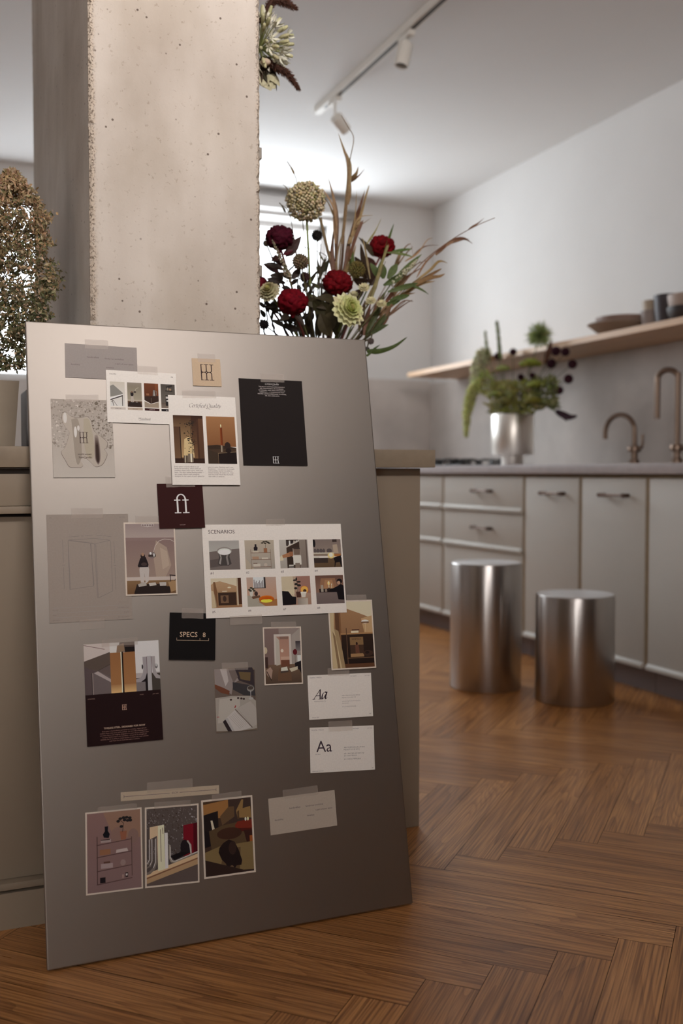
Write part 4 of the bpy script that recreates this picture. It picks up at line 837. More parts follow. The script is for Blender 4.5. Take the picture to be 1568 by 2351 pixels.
# --- doorway photo
t, p = framed('P14', 'white bordered photo of a white doorway into a pinkish room', (172, 154, 142), .032)
p.rect(0, 0, 100, 72, (102, 78, 68), (96, 70, 60)).poly([(76, 0), (100, 0), (100, 70), (72, 70)], (130, 110, 96)).poly([(40, 0), (100, 0), (78, 12), (40, 10)], (118, 96, 84)).rect(0, 66, 100, 100, (92, 66, 48), (66, 46, 34)).rect(26, 11, 74, 66, (160, 138, 122)).rect(31, 15, 68, 66, (132, 92, 74), (150, 104, 82)).poly([(31, 14), (41, 22), (42, 66), (31, 68)], (150, 130, 112)).rect(42, 15, 66, 20, (108, 76, 62)).rect(44, 52, 68, 58, (158, 118, 96)).rect(44, 58, 68, 70, (90, 50, 34)).ell(48, 41, 4, 3, (176, 148, 126))
p.rect(86, 24, 100, 50, (120, 100, 88)).rect(86, 24, 100, 42, (44, 34, 34), (104, 88, 80)).ell(84, 44, 6, 5.4, (74, 18, 20)).rect(83.4, 49, 84.6, 66, (90, 74, 64)).rect(90, 50, 100, 62, (172, 158, 144)).poly([(82, 64), (100, 60), (100, 84), (94, 76), (84, 74)], (26, 18, 18)).ell(2, 40, 5, 6, (160, 134, 104)).rect(0, 52, 8, 72, (52, 32, 26)).poly([(2, 76), (14, 70), (20, 76), (16, 92), (4, 84)], (132, 100, 82)).line([(4, 78), (16, 94)], 2, (40, 26, 22))
p.poly([(38, 74), (64, 72), (72, 86), (72, 96), (34, 96), (34, 86)], (84, 56, 38)).poly([(44, 72), (60, 70), (64, 80), (42, 82)], (170, 152, 132)).poly([(42, 78), (64, 77), (64, 80), (42, 82)], (60, 44, 36)).poly([(66, 74), (90, 70), (90, 76), (72, 80)], (160, 138, 112)).build('photo', t)

# --- nightstand photo
t, p = framed('P15', 'white bordered photo of a dark side table with a magazine', (188, 172, 160), .030)
p.rect(0, 0, 100, 100, (146, 104, 70), (112, 74, 48)).poly([(0, 0), (100, 0), (100, 26), (70, 18), (38, 10), (14, 13), (0, 22)], (186, 164, 132)).poly([(74, 26), (100, 22), (100, 48), (80, 48)], (168, 128, 88)).poly([(12, 12), (22, 16), (24, 100), (10, 100)], (88, 56, 36)).rect(21, 15, 25, 60, (112, 74, 46)).rect(24, 50, 100, 94, (44, 28, 20), (34, 22, 17)).rect(23, 47.5, 100, 49.5, (150, 106, 66)).rect(36, 40, 38, 94, (84, 56, 38)).rect(36, 85, 100, 86, (104, 72, 48)).rect(24, 94, 100, 100, (84, 50, 30))
p.rect(44, 54, 76, 68, (120, 86, 54)).rect(44, 66, 76, 82, (62, 40, 28)).ell(60, 64, 2.4, 2.4, (40, 22, 18)).poly([(56, 66), (64, 66), (66, 80), (56, 78)], (92, 54, 38)).rect(44, 79, 76, 84, (142, 102, 66)).text('KINFOLK', 60, 58.4, (60, 36, 26), width=22, al='c').ell(86, 79, 12, 4.5, (58, 36, 26)).ell(84, 78, 5, 2, (34, 22, 18))
p.ell(83, 31, 9, 3, (222, 200, 164)).rect(74, 31, 92, 33.5, (104, 70, 46)).rect(82.6, 33, 83.6, 47, (190, 158, 116)).rect(48, 44.5, 66, 47.5, (196, 172, 138)).rect(50, 42.4, 68, 44, (70, 40, 30))
p.poly([(0, 8), (10, 10), (8, 40), (18, 44), (22, 60), (30, 100), (0, 100)], (172, 142, 104)).poly([(8, 40), (18, 44), (26, 78), (30, 100), (22, 100), (14, 66)], (140, 110, 76)).poly([(4, 44), (10, 52), (18, 100), (12, 100)], (120, 90, 62)).build('photo', t)

# --- typeface cards
def type_card(k, label, ref, serif):
    t, x, y, w, h = sheet(k, 'type_card', label, 'card', WHITE, lift=1.2)
    p = Pic(x, y, w, h, ref); g = (40, 26, 28); s_ = (86, 70, 66)
    p.text('MÜSESTEEL, TYPEFACES', 3, 6.8, s_, width=18.5).text('TYPOGRAPHY', 66.5, 6.6, s_, width=10.2).text('JULY 2025', 97.5, 6.6, s_, width=7.5, al='r')
    if serif:
        e = p.script('A', x+.075*w, y-.545*h, .0275, g, .105, .16); p.script('a', e-.001, y-.545*h, .0320, g, .11, .18)
        p.text('Garamond Premier Pro', 8.5, 60.6, s_, width=18.5, shear=.2).text('SPECIAL TEXT', 4.5, 96.4, s_, width=10.6).text('#01', 96.8, 94.5, s_, width=2.6, al='r')
        L = [('ABCDEFGHIJKLMNO', 50.5, 28.5), ('PQRSTUVWXYZ', 55.2, 21.5), ('abcdefghijklmnopqrs', 63.2, 28.5), ('tuvwxyz', 67.8, 11), ('0123456789&&&', 75.6, 21.5)]; sh = .2; c = (78, 62, 58)
    else:
        p.text('Aa', 9.5, 54.5, g, width=24).text('DM Sans', 8, 60.6, s_, width=7.5).text('HEADLINES AND TEXT', 3, 97.4, s_, width=17).text('#02', 97.8, 96.4, s_, width=2.8, al='r')
        L = [('ABCDEFGHIJKLMNO', 48.5, 32.5), ('PQRSTUVWXYZ', 53.4, 24.5), ('abcdefghijklmnop', 62, 31.5), ('qrstuvwxyz', 66.6, 20), ('0123456789&&&', 74.5, 25.5)]; sh = 0; c = (48, 34, 34)
    p.build('lettering', t); p = Pic(x, y, w, h, ref)
    for a, yy, ww in L: p.text(a, 52, yy, c, width=ww, sp=1.55, shear=sh)
    p.build('alphabet', t)
type_card('P16', 'white typeface card with a slanted serif Aa', (150, 132, 120), True)
type_card('P17', 'white typeface card with an upright sans serif Aa, lower of the two', (142, 124, 112), False)

# --- measuring strip
t, x, y, w, h = sheet('P20', 'measure_strip', 'narrow paper strip marked 45CM above the three bottom photos', 'paper strip', (200, 184, 162), lift=.3)
p = Pic(x, y, w, h, (132, 114, 98)); g = (66, 48, 44)
p.rect(3, 48, 49, 53, g).rect(59, 48, 97, 53, g).rect(3, 33, 3.4, 67, g).rect(96.6, 33, 97, 67, g).text('45CM', 54, 61, g, width=6.4, al='c').build('lettering', t)

# --- bottom photos
GB = None
t, p = framed('P18', 'white bordered photo of a wall shelf with vase and potted plant', (148, 131, 117), .027)
p.rect(0, 0, 100, 100, (96, 66, 56), (92, 66, 58)).poly([(30, 0), (100, 0), (100, 36), (50, 34)], (104, 72, 54)).ell(58, 30, 14, 10, (97, 68, 55)).ell(86, 33, 10, 9, (94, 67, 55))
for yy in (38.5, 54, 71.5, 88): p.poly([(17, yy+2), (83, yy-2), (83, yy-1), (17, yy+3.2)], (62, 40, 34))
p.rect(17.5, 30, 19.2, 90, (58, 38, 32)).rect(82, 34, 83.4, 84, (62, 42, 34)).poly([(31, 32), (29, 28), (33, 24), (32.5, 18), (39, 18), (38.5, 24), (42, 28), (40, 33)], (14, 10, 12)).rect(25, 34.5, 44, 38.5, (116, 92, 80)).rect(25, 34.5, 42, 35.5, (36, 24, 22)).poly([(61, 26), (74, 26), (72, 37), (63, 37)], (104, 58, 38)).line([(66, 27), (68, 16), (62, 12)], 1, (44, 30, 22))
for a, b in ((58, 13), (62, 10), (68, 9), (74, 9), (80, 10), (76, 13), (70, 12), (81, 13), (64, 20)): p.ell(a, b, 3.6, 1.9, (26, 20, 18), 8)
p.rect(23, 47, 43, 54, (104, 64, 40)).poly([(54, 49), (74, 48), (76, 52), (53, 53)], (136, 112, 98)).rect(25, 65, 47, 71, (116, 92, 82)).rect(30, 62.5, 42, 65, (66, 40, 30)).ell(66, 66, 5, 4, (106, 80, 68)).rect(23, 82, 33, 89, (22, 14, 14)).rect(70, 79, 75, 85, (34, 22, 20)).rect(71, 80.5, 74, 83, (150, 128, 112)).rect(64, 81, 67, 85.5, (116, 86, 72)).build('photo', t)
t, p = framed('P19', 'white bordered photo of steel bookends and books on a plank', (148, 131, 117), .030)
rr = random.Random(4); p.rect(0, 0, 100, 100, (62, 48, 40), (56, 44, 38))
for i in range(420):
    a, b = rr.uniform(0, 100), rr.uniform(0, 66); g = rr.choice((-26, -16, 16, 30)) + (24 if a > 68 and b < 30 else 0)
    p.poly([(a, b), (a+rr.uniform(1, 4), b+rr.uniform(.4, 1.6)), (a+rr.uniform(0, 3), b+rr.uniform(1.5, 3))], (max(8, 68+g), max(6, 53+g), max(5, 45+g))); p.z -= .0000058
p.z += .00002
p.poly([(0, 88), (0, 97), (100, 78), (100, 68)], (126, 92, 62)).poly([(0, 84), (100, 64), (100, 69), (0, 89)], (150, 116, 82)).poly([(0, 89), (0, 91), (100, 71), (100, 69.5)], (90, 56, 36)).poly([(0, 97), (100, 79), (100, 100), (0, 100)], (66, 50, 42))
p.poly([(72, 25), (100, 23), (100, 63), (72, 66)], (84, 10, 16)).poly([(92, 23.5), (100, 23), (100, 63), (92, 64)], (54, 6, 10)).poly([(6, 24), (34, 22), (36, 80), (22, 82), (20, 36), (6, 40)], (150, 118, 86)).poly([(22, 23), (34, 22), (36, 80), (22, 82)], (172, 144, 108)).line([(27, 28), (28, 70)], 1.2, (80, 58, 42)).line([(31, 26), (32, 34)], 1.2, (80, 58, 42)).poly([(35, 33), (41, 33), (42, 79), (36, 80)], (186, 160, 128))
for i, (o_, wd_) in enumerate(((0, 5), (7, 3), (12, 3))): p.line([(18-o_, 40), (18-o_, 70-o_*.3), (14-o_, 78-o_*.5), (6-o_, 83-o_), (0, 84-o_)], wd_, (86, 70, 58)); p.line([(17-o_, 40), (17-o_, 70-o_*.3), (13-o_, 77-o_*.5)], 1, (196, 176, 150))
p.poly([(66, 62), (66, 50), (70, 45), (76, 44), (84, 50), (86, 62)], (22, 14, 14)).line([(45, 50), (45, 66), (48, 71), (54, 72), (72, 68), (100, 62)], 3.4, (110, 92, 76)).line([(46, 52), (46.5, 66), (50, 70.5), (56, 71), (100, 61.4)], 1, (206, 188, 162)).line([(80, 46), (86, 52), (87, 64)], 3, (120, 102, 86)).line([(84, 50), (86, 62)], .9, (200, 180, 156)).poly([(46, 64), (66, 60), (84, 62), (54, 70)], (18, 11, 11)).build('photo', t)
t, p = framed('P21', 'white bordered dim photo of a dark dog on a rug', (152, 134, 118), .034)
p.rect(0, 0, 100, 100, (54, 34, 20), (40, 24, 18)).poly([(0, 4), (52, 0), (52, 22), (30, 24), (0, 20)], (112, 70, 34)).poly([(52, 0), (100, 0), (100, 30), (52, 34)], (46, 30, 22)).poly([(52, 10), (64, 10), (64, 24), (38, 34), (34, 22)], (72, 48, 28)).poly([(0, 18), (14, 16), (30, 14), (30, 38), (10, 44), (0, 38)], (24, 15, 12)).poly([(14, 26), (18, 26), (22, 38), (17, 40)], (150, 126, 98)).poly([(0, 38), (10, 42), (14, 60), (0, 62)], (20, 12, 11)).poly([(10, 40), (40, 34), (100, 30), (100, 62), (14, 66)], (62, 42, 24))
p.poly([(64, 36), (70, 31), (100, 30), (100, 42), (76, 42), (66, 40)], (86, 26, 14)).poly([(66, 40), (100, 42), (100, 46), (72, 45)], (58, 16, 10)).poly([(82, 44), (100, 44), (100, 68), (90, 68)], (40, 18, 12)).rect(94, 52, 100, 64, (112, 54, 22)).poly([(68, 16), (80, 2), (84, 2), (82, 14), (98, 12), (100, 28), (70, 26)], (104, 72, 38)).poly([(70, 18), (74, 16), (74, 28), (70, 28)], (60, 38, 22)).ell(87, 29, 2, 2.6, (214, 176, 116)).ell(92, 29, 2, 2.6, (200, 156, 100))
p.poly([(0, 68), (30, 62), (100, 60), (100, 98), (78, 97), (0, 78)], (92, 68, 38)).poly([(40, 66), (74, 66), (70, 98), (30, 92)], (70, 48, 28)).ell(52, 46, 26, 8, (46, 24, 14)).poly([(30, 64), (38, 58), (50, 54), (62, 58), (70, 70), (76, 84), (74, 90), (64, 90), (58, 96), (46, 95), (42, 86), (34, 80), (28, 70)], (24, 13, 10)).ell(57, 66, 8, 9, (38, 22, 15)).ell(54, 92, 4, 3, (78, 54, 34)).poly([(0, 78), (78, 97), (60, 100), (0, 100)], (34, 20, 14)).build('photo', t)
# ---------------------------------------------------------------- flowers
LEAFM = tint_mat('leaf_tint', .55, .3, .22, 90, .25)
BLOOM = tint_mat('bloom_tint', .65, .25, .18, 160, .12)
VELVET = tint_mat('velvet_tint', .8, .15, .35, 130)
STEMM = tint_mat('stem_tint', .6, .3, .2, 60)
rnd = random.Random(21)
VC = V((.955, 2.47, .929))               # the vase behind the steel sheet
t = MB().lathe([(0, 0), (.052, 0), (.056, .004), (.056, .17), (.050, .195), (.046, .195), (.050, .168), (.050, .01), (0, .01)], VC, 40, cap=False).build('flower_vase', mat('stoneware_glaze', lin((150, 138, 124)), .5, noise_amt=.08, scale=30), smooth=True)
tag(t, 'stoneware vase on the island behind the sheet, holding the red and cream flowers', 'vase')
def neck(p, k=1):
    d = V((p.x-VC.x, p.y-VC.y, 0)); d = d.normalized()*min(.034, d.length*.2) if d.length > 1e-4 else d
    j = V((rnd.uniform(-.012, .012), rnd.uniform(-.012, .012), 0))
    return VC+V((-d.x*.5, -d.y*.5, .02))+j*.5, VC+V((d.x*.9, d.y*.9, .20))+j
def stem_pts(p, bow=.0):
    a, b = neck(p); m = b.lerp(p, .5)+V((0, 0, (p-b).length*bow)); return [a, b, m, p]
def flower(name, label, cat, p, scol, r=.0022, bow=.06, group='flowers in the vase behind the steel sheet', pts=None):
    t = thing(name, label, cat, (VC.x, VC.y, VC.z+.012), group); b = MB(); b.col = lin(scol)
    b.tube(pts or stem_pts(p, bow), (r*1.15, r*.85), 7, 5).build('stem', STEMM, t, smooth=True, col=True); return t
def fib(n):
    g = math.pi*(3-math.sqrt(5)); return [V((math.sqrt(max(0, 1-(1-2*(i+.5)/n)**2))*math.cos(g*i), math.sqrt(max(0, 1-(1-2*(i+.5)/n)**2))*math.sin(g*i), 1-2*(i+.5)/n)) for i in range(n)]
def jit(c, a=.15): k = 1+rnd.uniform(-a, a); return tuple(min(1, v*k*(1+rnd.uniform(-a, a)*.3)) for v in c)

def allium(label, p, r, c1, c2, n=520, scol=(120, 130, 70), rr=.0042, name='allium_flower'):
    t = flower(name, label, 'flower', p, scol, .0032)
    b = MB(); b.col = lin((150, 142, 96)); b.ball(p, r*.62, 2)
    for d in fib(n):
        b.col = jit(lin(c1 if rnd.random() < .7 else c2), .25); q = p+d*r*rnd.uniform(.84, 1.03)
        b.ball(q, rr*rnd.uniform(.7, 1.15), 1, sq=(1, 1, .9))
    for d in fib(40): b.col = lin((150, 146, 104)); b.leaf(p+d*r*.9, p+d*r*rnd.uniform(1.06, 1.16), .003, n=3)
    b.build('bloom', BLOOM, t, col=True, smooth=True, angle=180)
allium('large beige globe allium, highest round flower head over the steel sheet', at(702, 463, 2.42), .0485, (212, 196, 160), (186, 174, 128))

def celosia(label, px, py, Y, r, c, leaves=(), scol=(96, 44, 40)):
    p = at(px, py, Y); t = flower('celosia_flower', label, 'flower', p-V((0, 0, r*.6)), scol, .003)
    b = MB(); b.col = lin(c); b.ball(p, r, 4, .20, 3.0, (1.08, 1, .9), True, px*.01)
    for i in range(26):
        d = V((rnd.uniform(-1, 1), rnd.uniform(-1, .4), rnd.uniform(-.3, .9))).normalized(); b.col = jit(lin(c), .3); b.ball(p+V((d.x*1.05, d.y, d.z*.86))*r*.80, r*rnd.uniform(.24, .40), 2, .28, 3.6, ridge=True, seed=i)
    b.build('bloom', VELVET, t, col=True, smooth=True, angle=180)
    b = MB(); b.col = lin(c); b.lathe([(.003, 0), (r*.35, r*.5), (r*.7, r*1.0)], p-V((0, 0, r*1.25)), 14, cap=False); b.build('calyx', VELVET, t, col=True, smooth=True)
    for x0, y0, x1, y1, w, lc in leaves:
        b = MB(); b.col = lin(lc); b.leaf(at(x0, y0, Y), at(x1, y1, Y-.01), w, .08, shape=lambda k: math.sin(math.pi*min(.99, k**.7))).build('leaf', LEAFM, t, col=True)
celosia('dark plum celosia head against the window, highest on the left', 642, 546, 2.36, .029, (66, 10, 28), ((656, 590, 692, 542, .026, (62, 40, 36)), (650, 585, 676, 574, .014, (84, 26, 36)), (640, 590, 622, 600, .016, (60, 34, 30))))
celosia('bright red celosia head standing highest on the right', 877, 566, 2.50, .029, (104, 4, 14), ((858, 590, 822, 544, .018, (70, 60, 44)), (862, 612, 828, 586, .022, (74, 46, 40)), (860, 620, 840, 640, .024, (62, 40, 34))))
celosia('red celosia head in the middle of the bouquet, touching the cream zinnia', 775, 650, 2.34, .031, (98, 4, 14), ((770, 690, 722, 684, .024, (70, 62, 42)), (768, 700, 726, 706, .022, (64, 54, 38))))
celosia('crimson celosia head low beside the column, just above the steel sheet', 672, 693, 2.34, .031, (104, 4, 20), ((664, 724, 640, 738, .018, (54, 46, 36)), (676, 724, 700, 752, .018, (60, 46, 38))))
celosia('small dark celosia half hidden behind the column edge', 590, 652, 2.42, .022, (96, 18, 28), ())

def zinnia(label, p, r, ax, c, cc):
    t = flower('zinnia_flower', label, 'flower', p-ax*r*.3, (110, 120, 66), .0032)
    ax = ax.normalized(); x = ax.orthogonal().normalized(); y = ax.cross(x); b = MB()
    for L in range(6):
        n = 17-L*1; lr = r*(1-L*.13); el = .02+L*.18
        for i in range(n):
            a = 2*math.pi*(i+(L % 2)*.5)/n+rnd.uniform(-.06, .06); d = x*math.cos(a)+y*math.sin(a)
            k = L/5; b.col = jit(tuple(u*(1-k)+v*k for u, v in zip(lin(c), lin(cc))), .12)
            base = p+ax*(L*.0022)+d*r*.12; tip = p+d*lr*math.cos(el)*rnd.uniform(.93, 1.05)+ax*(lr*math.sin(el)+L*.0022-.004*(1-k))
            b.leaf(base, tip, r*.40*(1-k*.35), .10, 6, side=ax.cross(d), fold=-.25, shape=lambda q: (q*.9+.1)**.6*(1 if q < .8 else max(.15, 1-((q-.8)/.2)**2)))
    b.build('bloom', BLOOM, t, col=True, smooth=True, angle=180)
    b = MB(); b.col = lin((176, 168, 96))
    for d in fib(40):
        if d.z > 0: b.ball(p+ax*(.012+d.z*r*.2)+(x*d.x+y*d.y)*r*.16, .0022, 1)
    b.build('centre', BLOOM, t, col=True, smooth=True, angle=180)
    b = MB(); b.col = lin((96, 100, 60)); b.ball(p-ax*r*.15, r*.28, 2).build('calyx', BLOOM, t, col=True, smooth=True, angle=180)
tocam = lambda p: (V((0, 0, CAMZ))-p).normalized()
p = at(800, 711, 2.28); zinnia('large cream zinnia facing the camera, right above the steel sheet', p, .046, tocam(p)+V((.55, 0, .45)), (224, 220, 178), (196, 204, 120))
p = at(618, 668, 2.36); zinnia('cream zinnia beside the column, smaller of the two zinnias', p, .029, tocam(p)+V((-.4, 0, .8)), (206, 198, 164), (190, 180, 130))

def pod(label, px, py, Y, r, c, n=110, name='scabiosa_pod', spk=1.14, pts=None):
    p = at(px, py, Y); t = flower(name, label, 'seed pod', p, (92, 84, 56), .0018, pts=pts); b = MB(); b.col = lin(c); b.ball(p, r*.86, 2)
    for d in fib(n):
        b.col = jit(lin(c), .35); q = p+d*r*.86; e = d.orthogonal().normalized()*r*.17; f = d.cross(e)
        b.add([q+e, q+f, q-e, q-f, p+d*r*spk*rnd.uniform(.95, 1.05)], [(0, 1, 4), (1, 2, 4), (2, 3, 4), (3, 0, 4)])
    b.build('head', VELVET, t, col=True)
pod('brown scabiosa seed pod in front of the window, right of the plum celosia', 690, 601, 2.36, .0195, (112, 96, 76))
pod('green-brown spiky pod between the two red celosia heads', 819, 619, 2.40, .0205, (110, 98, 56), 160)
pod('nearly black round pod under the beige allium', 728, 541, 2.52, .0145, (44, 40, 38), 90)
pod('small dark pod close to the column, level with the plum celosia', 611, 559, 2.45, .0085, (70, 58, 46), 50)
pod('dark pod hanging under the brown scabiosa pod', 700, 636, 2.42, .0135, (66, 44, 44), 70)
pod('tiny dark pod low in front of the window, left of the middle red celosia', 700, 655, 2.44, .0085, (58, 46, 46), 50)
pod('dark pod half hidden under the cream zinnia beside the column', 632, 700, 2.45, .012, (52, 42, 38), 60)
pod('black berry-like pod at the column edge just above the sheet', 606, 745, 2.42, .013, (30, 26, 30), 60)
pod('grey thistle pod peeking out at the corner of the steel sheet', 851, 783, 2.30, .0085, (96, 84, 80), 60, pts=[VC+V((-.01, 0, .02)), VC+V((.03, -.01, .2)), at(846, 770, 2.30), at(851, 783, 2.30)])
pod('small dark thistle pod below the grey one at the sheet corner', 843, 801, 2.31, .006, (70, 66, 60), 40, pts=[VC+V((-.01, .01, .02)), VC+V((.035, -.01, .2)), at(840, 782, 2.31), at(843, 801, 2.31)])

def smallcream(label, px, py, Y, r):
    p = at(px, py, Y); t = flower('scabiosa_flower', label, 'flower', p, (112, 112, 70), .0016); b = MB(); ax = (tocam(p)+V((0, 0, .9))).normalized(); x = ax.orthogonal().normalized(); y = ax.cross(x)
    for L in range(3):
        for i in range(11):
            a = 2*math.pi*(i+L*.4)/11; d = x*math.cos(a)+y*math.sin(a); b.col = jit(lin((198, 190, 150)), .15)
            b.leaf(p+d*r*.1+ax*L*.002, p+d*r*(1-L*.26)+ax*(r*.2*L+.001), r*.42, .06, 5, side=ax.cross(d))
    b.build('bloom', BLOOM, t, col=True, smooth=True, angle=180)
smallcream('small cream scabiosa above the large zinnia', 836, 660, 2.32, .0165)
smallcream('small cream scabiosa right of the large zinnia, inner of two', 852, 690, 2.31, .0145)
smallcream('small cream scabiosa right of the large zinnia, outer of two', 876, 697, 2.32, .0145)
smallcream('cream bud flower hidden just over the large zinnia', 812, 676, 2.36, .013)

def veronica(label, pts, r, c, leaves, lc=(92, 106, 62), n=240):
    P = smooth_pts(pts, 10); t = thing('veronica_spike', label, 'flower', (VC.x, VC.y, VC.z+.012), 'flowers in the vase behind the steel sheet')
    b = MB(); b.col = lin((98, 104, 66)); b.tube([*stem_pts(pts[0])[:3], *pts], (.0022, .001), 6, 4).build('stem', STEMM, t, smooth=True, col=True)
    b = MB()
    for i in range(n):
        k = i/n; q = P[min(len(P)-1, int(k*(len(P)-1)))].lerp(P[min(len(P)-1, int(k*(len(P)-1))+1)], rnd.random()); rr = r*(1-k*.8)
        d = V((rnd.gauss(0, 1), rnd.gauss(0, 1), rnd.gauss(0, 1))).normalized(); b.col = jit(lin(c), .25); b.ball(q+d*rr, .0016+.0012*(1-k), 1)
    b.build('bloom', BLOOM, t, col=True, smooth=True, angle=180)
    for x0, y0, x1, y1, w, Y in leaves:
        b = MB(); b.col = jit(lin(lc)); b.leaf(at(x0, y0, Y), at(x1, y1, Y), w, .08).build('leaf', LEAFM, t, col=True)
veronica('white veronica spike with green leaves, leaning out to the right', [at(900, 648, 2.38), at(935, 620, 2.38), at(958, 596, 2.38)], .0085, (190, 186, 160),
    ((880, 640, 876, 604, .022, 2.38), (890, 640, 912, 606, .020, 2.37), (880, 655, 930, 625, .018, 2.38), (894, 655, 968, 584, .012, 2.40), (870, 640, 850, 604, .018, 2.40), (890, 670, 960, 650, .014, 2.36), (895, 690, 940, 678, .014, 2.36), (880, 700, 922, 686, .014, 2.36), (930, 652, 984, 676, .008, 2.36)))
veronica('dried veronica spike beside the column, crossing the plum celosia', [at(664, 640, 2.32), at(648, 600, 2.32), at(625, 552, 2.32)], .0075, (150, 138, 116),
    ((652, 620, 606, 606, .016, 2.36), (650, 640, 620, 632, .020, 2.36), (655, 650, 612, 640, .014, 2.36), (670, 640, 690, 618, .018, 2.38)), (52, 42, 36), 200)

# dried grasses: every stalk a thing of its own, its blades are parts
def grass(label, pts, Y, blades, c=(150, 124, 88), r=.0018, name='dried_grass_stalk', tipr=.0008, group='dried grass in the vase behind the steel sheet'):
    P = [at(x, y, Y+dy) for x, y, dy in pts]; t = thing(name, label, 'grass', (VC.x, VC.y, VC.z+.012), group)
    a, b_ = neck(P[0]); b = MB(); b.col = lin(tuple(v*.8 for v in c)); b.tube([a, b_, *P], (r, tipr), 6, 5).build('stem', STEMM, t, smooth=True, col=True)
    for bl in blades:
        q = [at(x, y, Y+rnd.uniform(-.015, .015)) for x, y in bl[:-1]]; w = bl[-1]; S_ = smooth_pts(q, 5); n = len(S_); b = MB(); b.col = jit(lin(c if rnd.random() < .65 else (112, 78, 60)), .2)
        vs = []
        sd = (S_[-1]-S_[0]).cross(tocam(S_[0])).normalized()
        for i, s_ in enumerate(S_):
            k = i/(n-1); ww = w*.5*min(1, (k+.12)*3)*(1-k)**.55; tw = sd.lerp(tocam(s_), .35*math.sin(k*4+w*900))
            vs += [s_-tw*ww, s_+tocam(s_)*ww*.35, s_+tw*ww]
        b.add(vs, [(i*3+j, i*3+j+1, i*3+4+j, i*3+3+j) for i in range(n-1) for j in (0, 1)]).build('blade', LEAFM, t, col=True, smooth=True, angle=180)
grass('tallest dried grass stalk, its thin tip reaching up to the tilted spotlight', [(776, 640, 0), (786, 530, 0), (800, 420, 0), (803, 370, 0), (812, 318, 0), (798, 290, 0), (783, 264, 0)], 2.44,
      [[(800, 440), (802, 380), (790, 345), (776, 304), .011], [(786, 560), (796, 450), (799, 385), (789, 335), .014], [(806, 415), (818, 398), (823, 382), .012], [(806, 418), (825, 402), (837, 388), .005], [(798, 470), (803, 420), (800, 370), .012]])
grass('tan grass stalk just right of the beige allium', [(772, 650, 0), (768, 560, 0), (766, 500, 0)], 2.43,
      [[(770, 560), (768, 470), (753, 405), .011], [(772, 540), (766, 478), (740, 432), .008], [(770, 600), (774, 520), (770, 460), .015], [(768, 640), (762, 570), (772, 490), .012], [(768, 500), (756, 470), (744, 455), .006]])
grass('tan grass stalk arching right beside the tallest one', [(782, 650, 0), (800, 560, 0), (820, 500, 0)], 2.45,
      [[(800, 560), (826, 500), (840, 450), (848, 424), .013], [(795, 580), (815, 510), (828, 470), (838, 436), .010], [(806, 560), (815, 500), (819, 436), .006], [(806, 540), (824, 500), (858, 494), .006], [(800, 600), (818, 540), (834, 505), .015], [(790, 620), (806, 540), (832, 505), .010], [(815, 520), (830, 515), (852, 500), .005]])
grass('broad tan grass stalk in the middle, behind the red celosia', [(776, 680, 0), (784, 620, 0), (788, 560, 0)], 2.50,
      [[(778, 660), (786, 590), (790, 520), .014], [(784, 650), (798, 600), (806, 545), .012], [(776, 660), (772, 600), (784, 540), .013], [(790, 640), (806, 600), (818, 560), .009]])
grass('long grass stalk reaching furthest to the right over the white wall', [(880, 712, 0), (960, 612, -.02), (1030, 555, -.04), (1090, 520, -.06), (1136, 500, -.08)], 2.40,
      [[(1000, 580), (1040, 553), (1066, 548), (1086, 560), .010], [(1000, 585), (1030, 560), (1056, 552), .014], [(1040, 556), (1062, 550), (1078, 548), .005], [(1076, 526), (1098, 512), (1112, 500), .005], [(1000, 580), (976, 604), (955, 640), .008]], (156, 118, 92))
grass('grass stalk with feathery tips below the longest right-hand one', [(880, 720, 0), (940, 655, 0), (985, 625, 0)], 2.38,
      [[(940, 656), (985, 622), (1008, 600), (1028, 604), .009], [(945, 655), (990, 630), (1015, 616), .009], [(930, 665), (980, 640), (1010, 634), (1022, 628), .010], [(900, 700), (960, 655), (1000, 645), .009]], (150, 122, 84))
grass('brown grass stalk low on the right, pointing along the wall', [(850, 770, 0), (890, 725, 0), (930, 692, 0)], 2.36,
      [[(890, 725), (925, 692), (950, 692), .007], [(885, 730), (930, 698), (948, 688), .006], [(860, 765), (890, 715), (905, 690), .010], [(850, 770), (880, 740), (896, 715), .016]], (128, 98, 76))
grass('grass stalk behind the bright red celosia with curled thin tips', [(860, 700, 0), (905, 620, 0), (935, 580, 0)], 2.50,
      [[(905, 620), (930, 585), (948, 566), .007], [(910, 612), (925, 575), (943, 560), (948, 588), .006], [(930, 600), (960, 580), (980, 552), (994, 546), .006], [(945, 590), (975, 566), (1010, 563), .005], [(900, 630), (915, 590), (925, 570), .009]], (150, 118, 88))
grass('thin grass stalk between the red celosia and the white wall', [(850, 690, 0), (870, 640, 0), (885, 600, 0)], 2.36,
      [[(852, 690), (872, 620), (888, 570), (892, 562), .014], [(842, 560), (862, 530), (876, 500), .005], [(850, 640), (836, 560), (830, 545), .005], [(840, 700), (862, 650), (874, 615), .013]], (140, 126, 84))
grass('thin dark grass stalk rising left of the beige allium', [(690, 660, 0), (676, 560, 0), (664, 490, 0), (641, 466, 0)], 2.44, [[(684, 640), (680, 580), (672, 520), .004], [(656, 488), (648, 474), (641, 464), .005]], (100, 84, 58), .0014)
grass('single curved grass stalk poking up behind the allium', [(694, 500, 0), (684, 430, 0), (676, 400, 0), (659, 370, 0)], 2.46, [[(676, 400), (668, 384), (659, 370), .005], [(656, 456), (662, 440), (655, 428), (648, 423), .006]], (118, 98, 66), .0014)
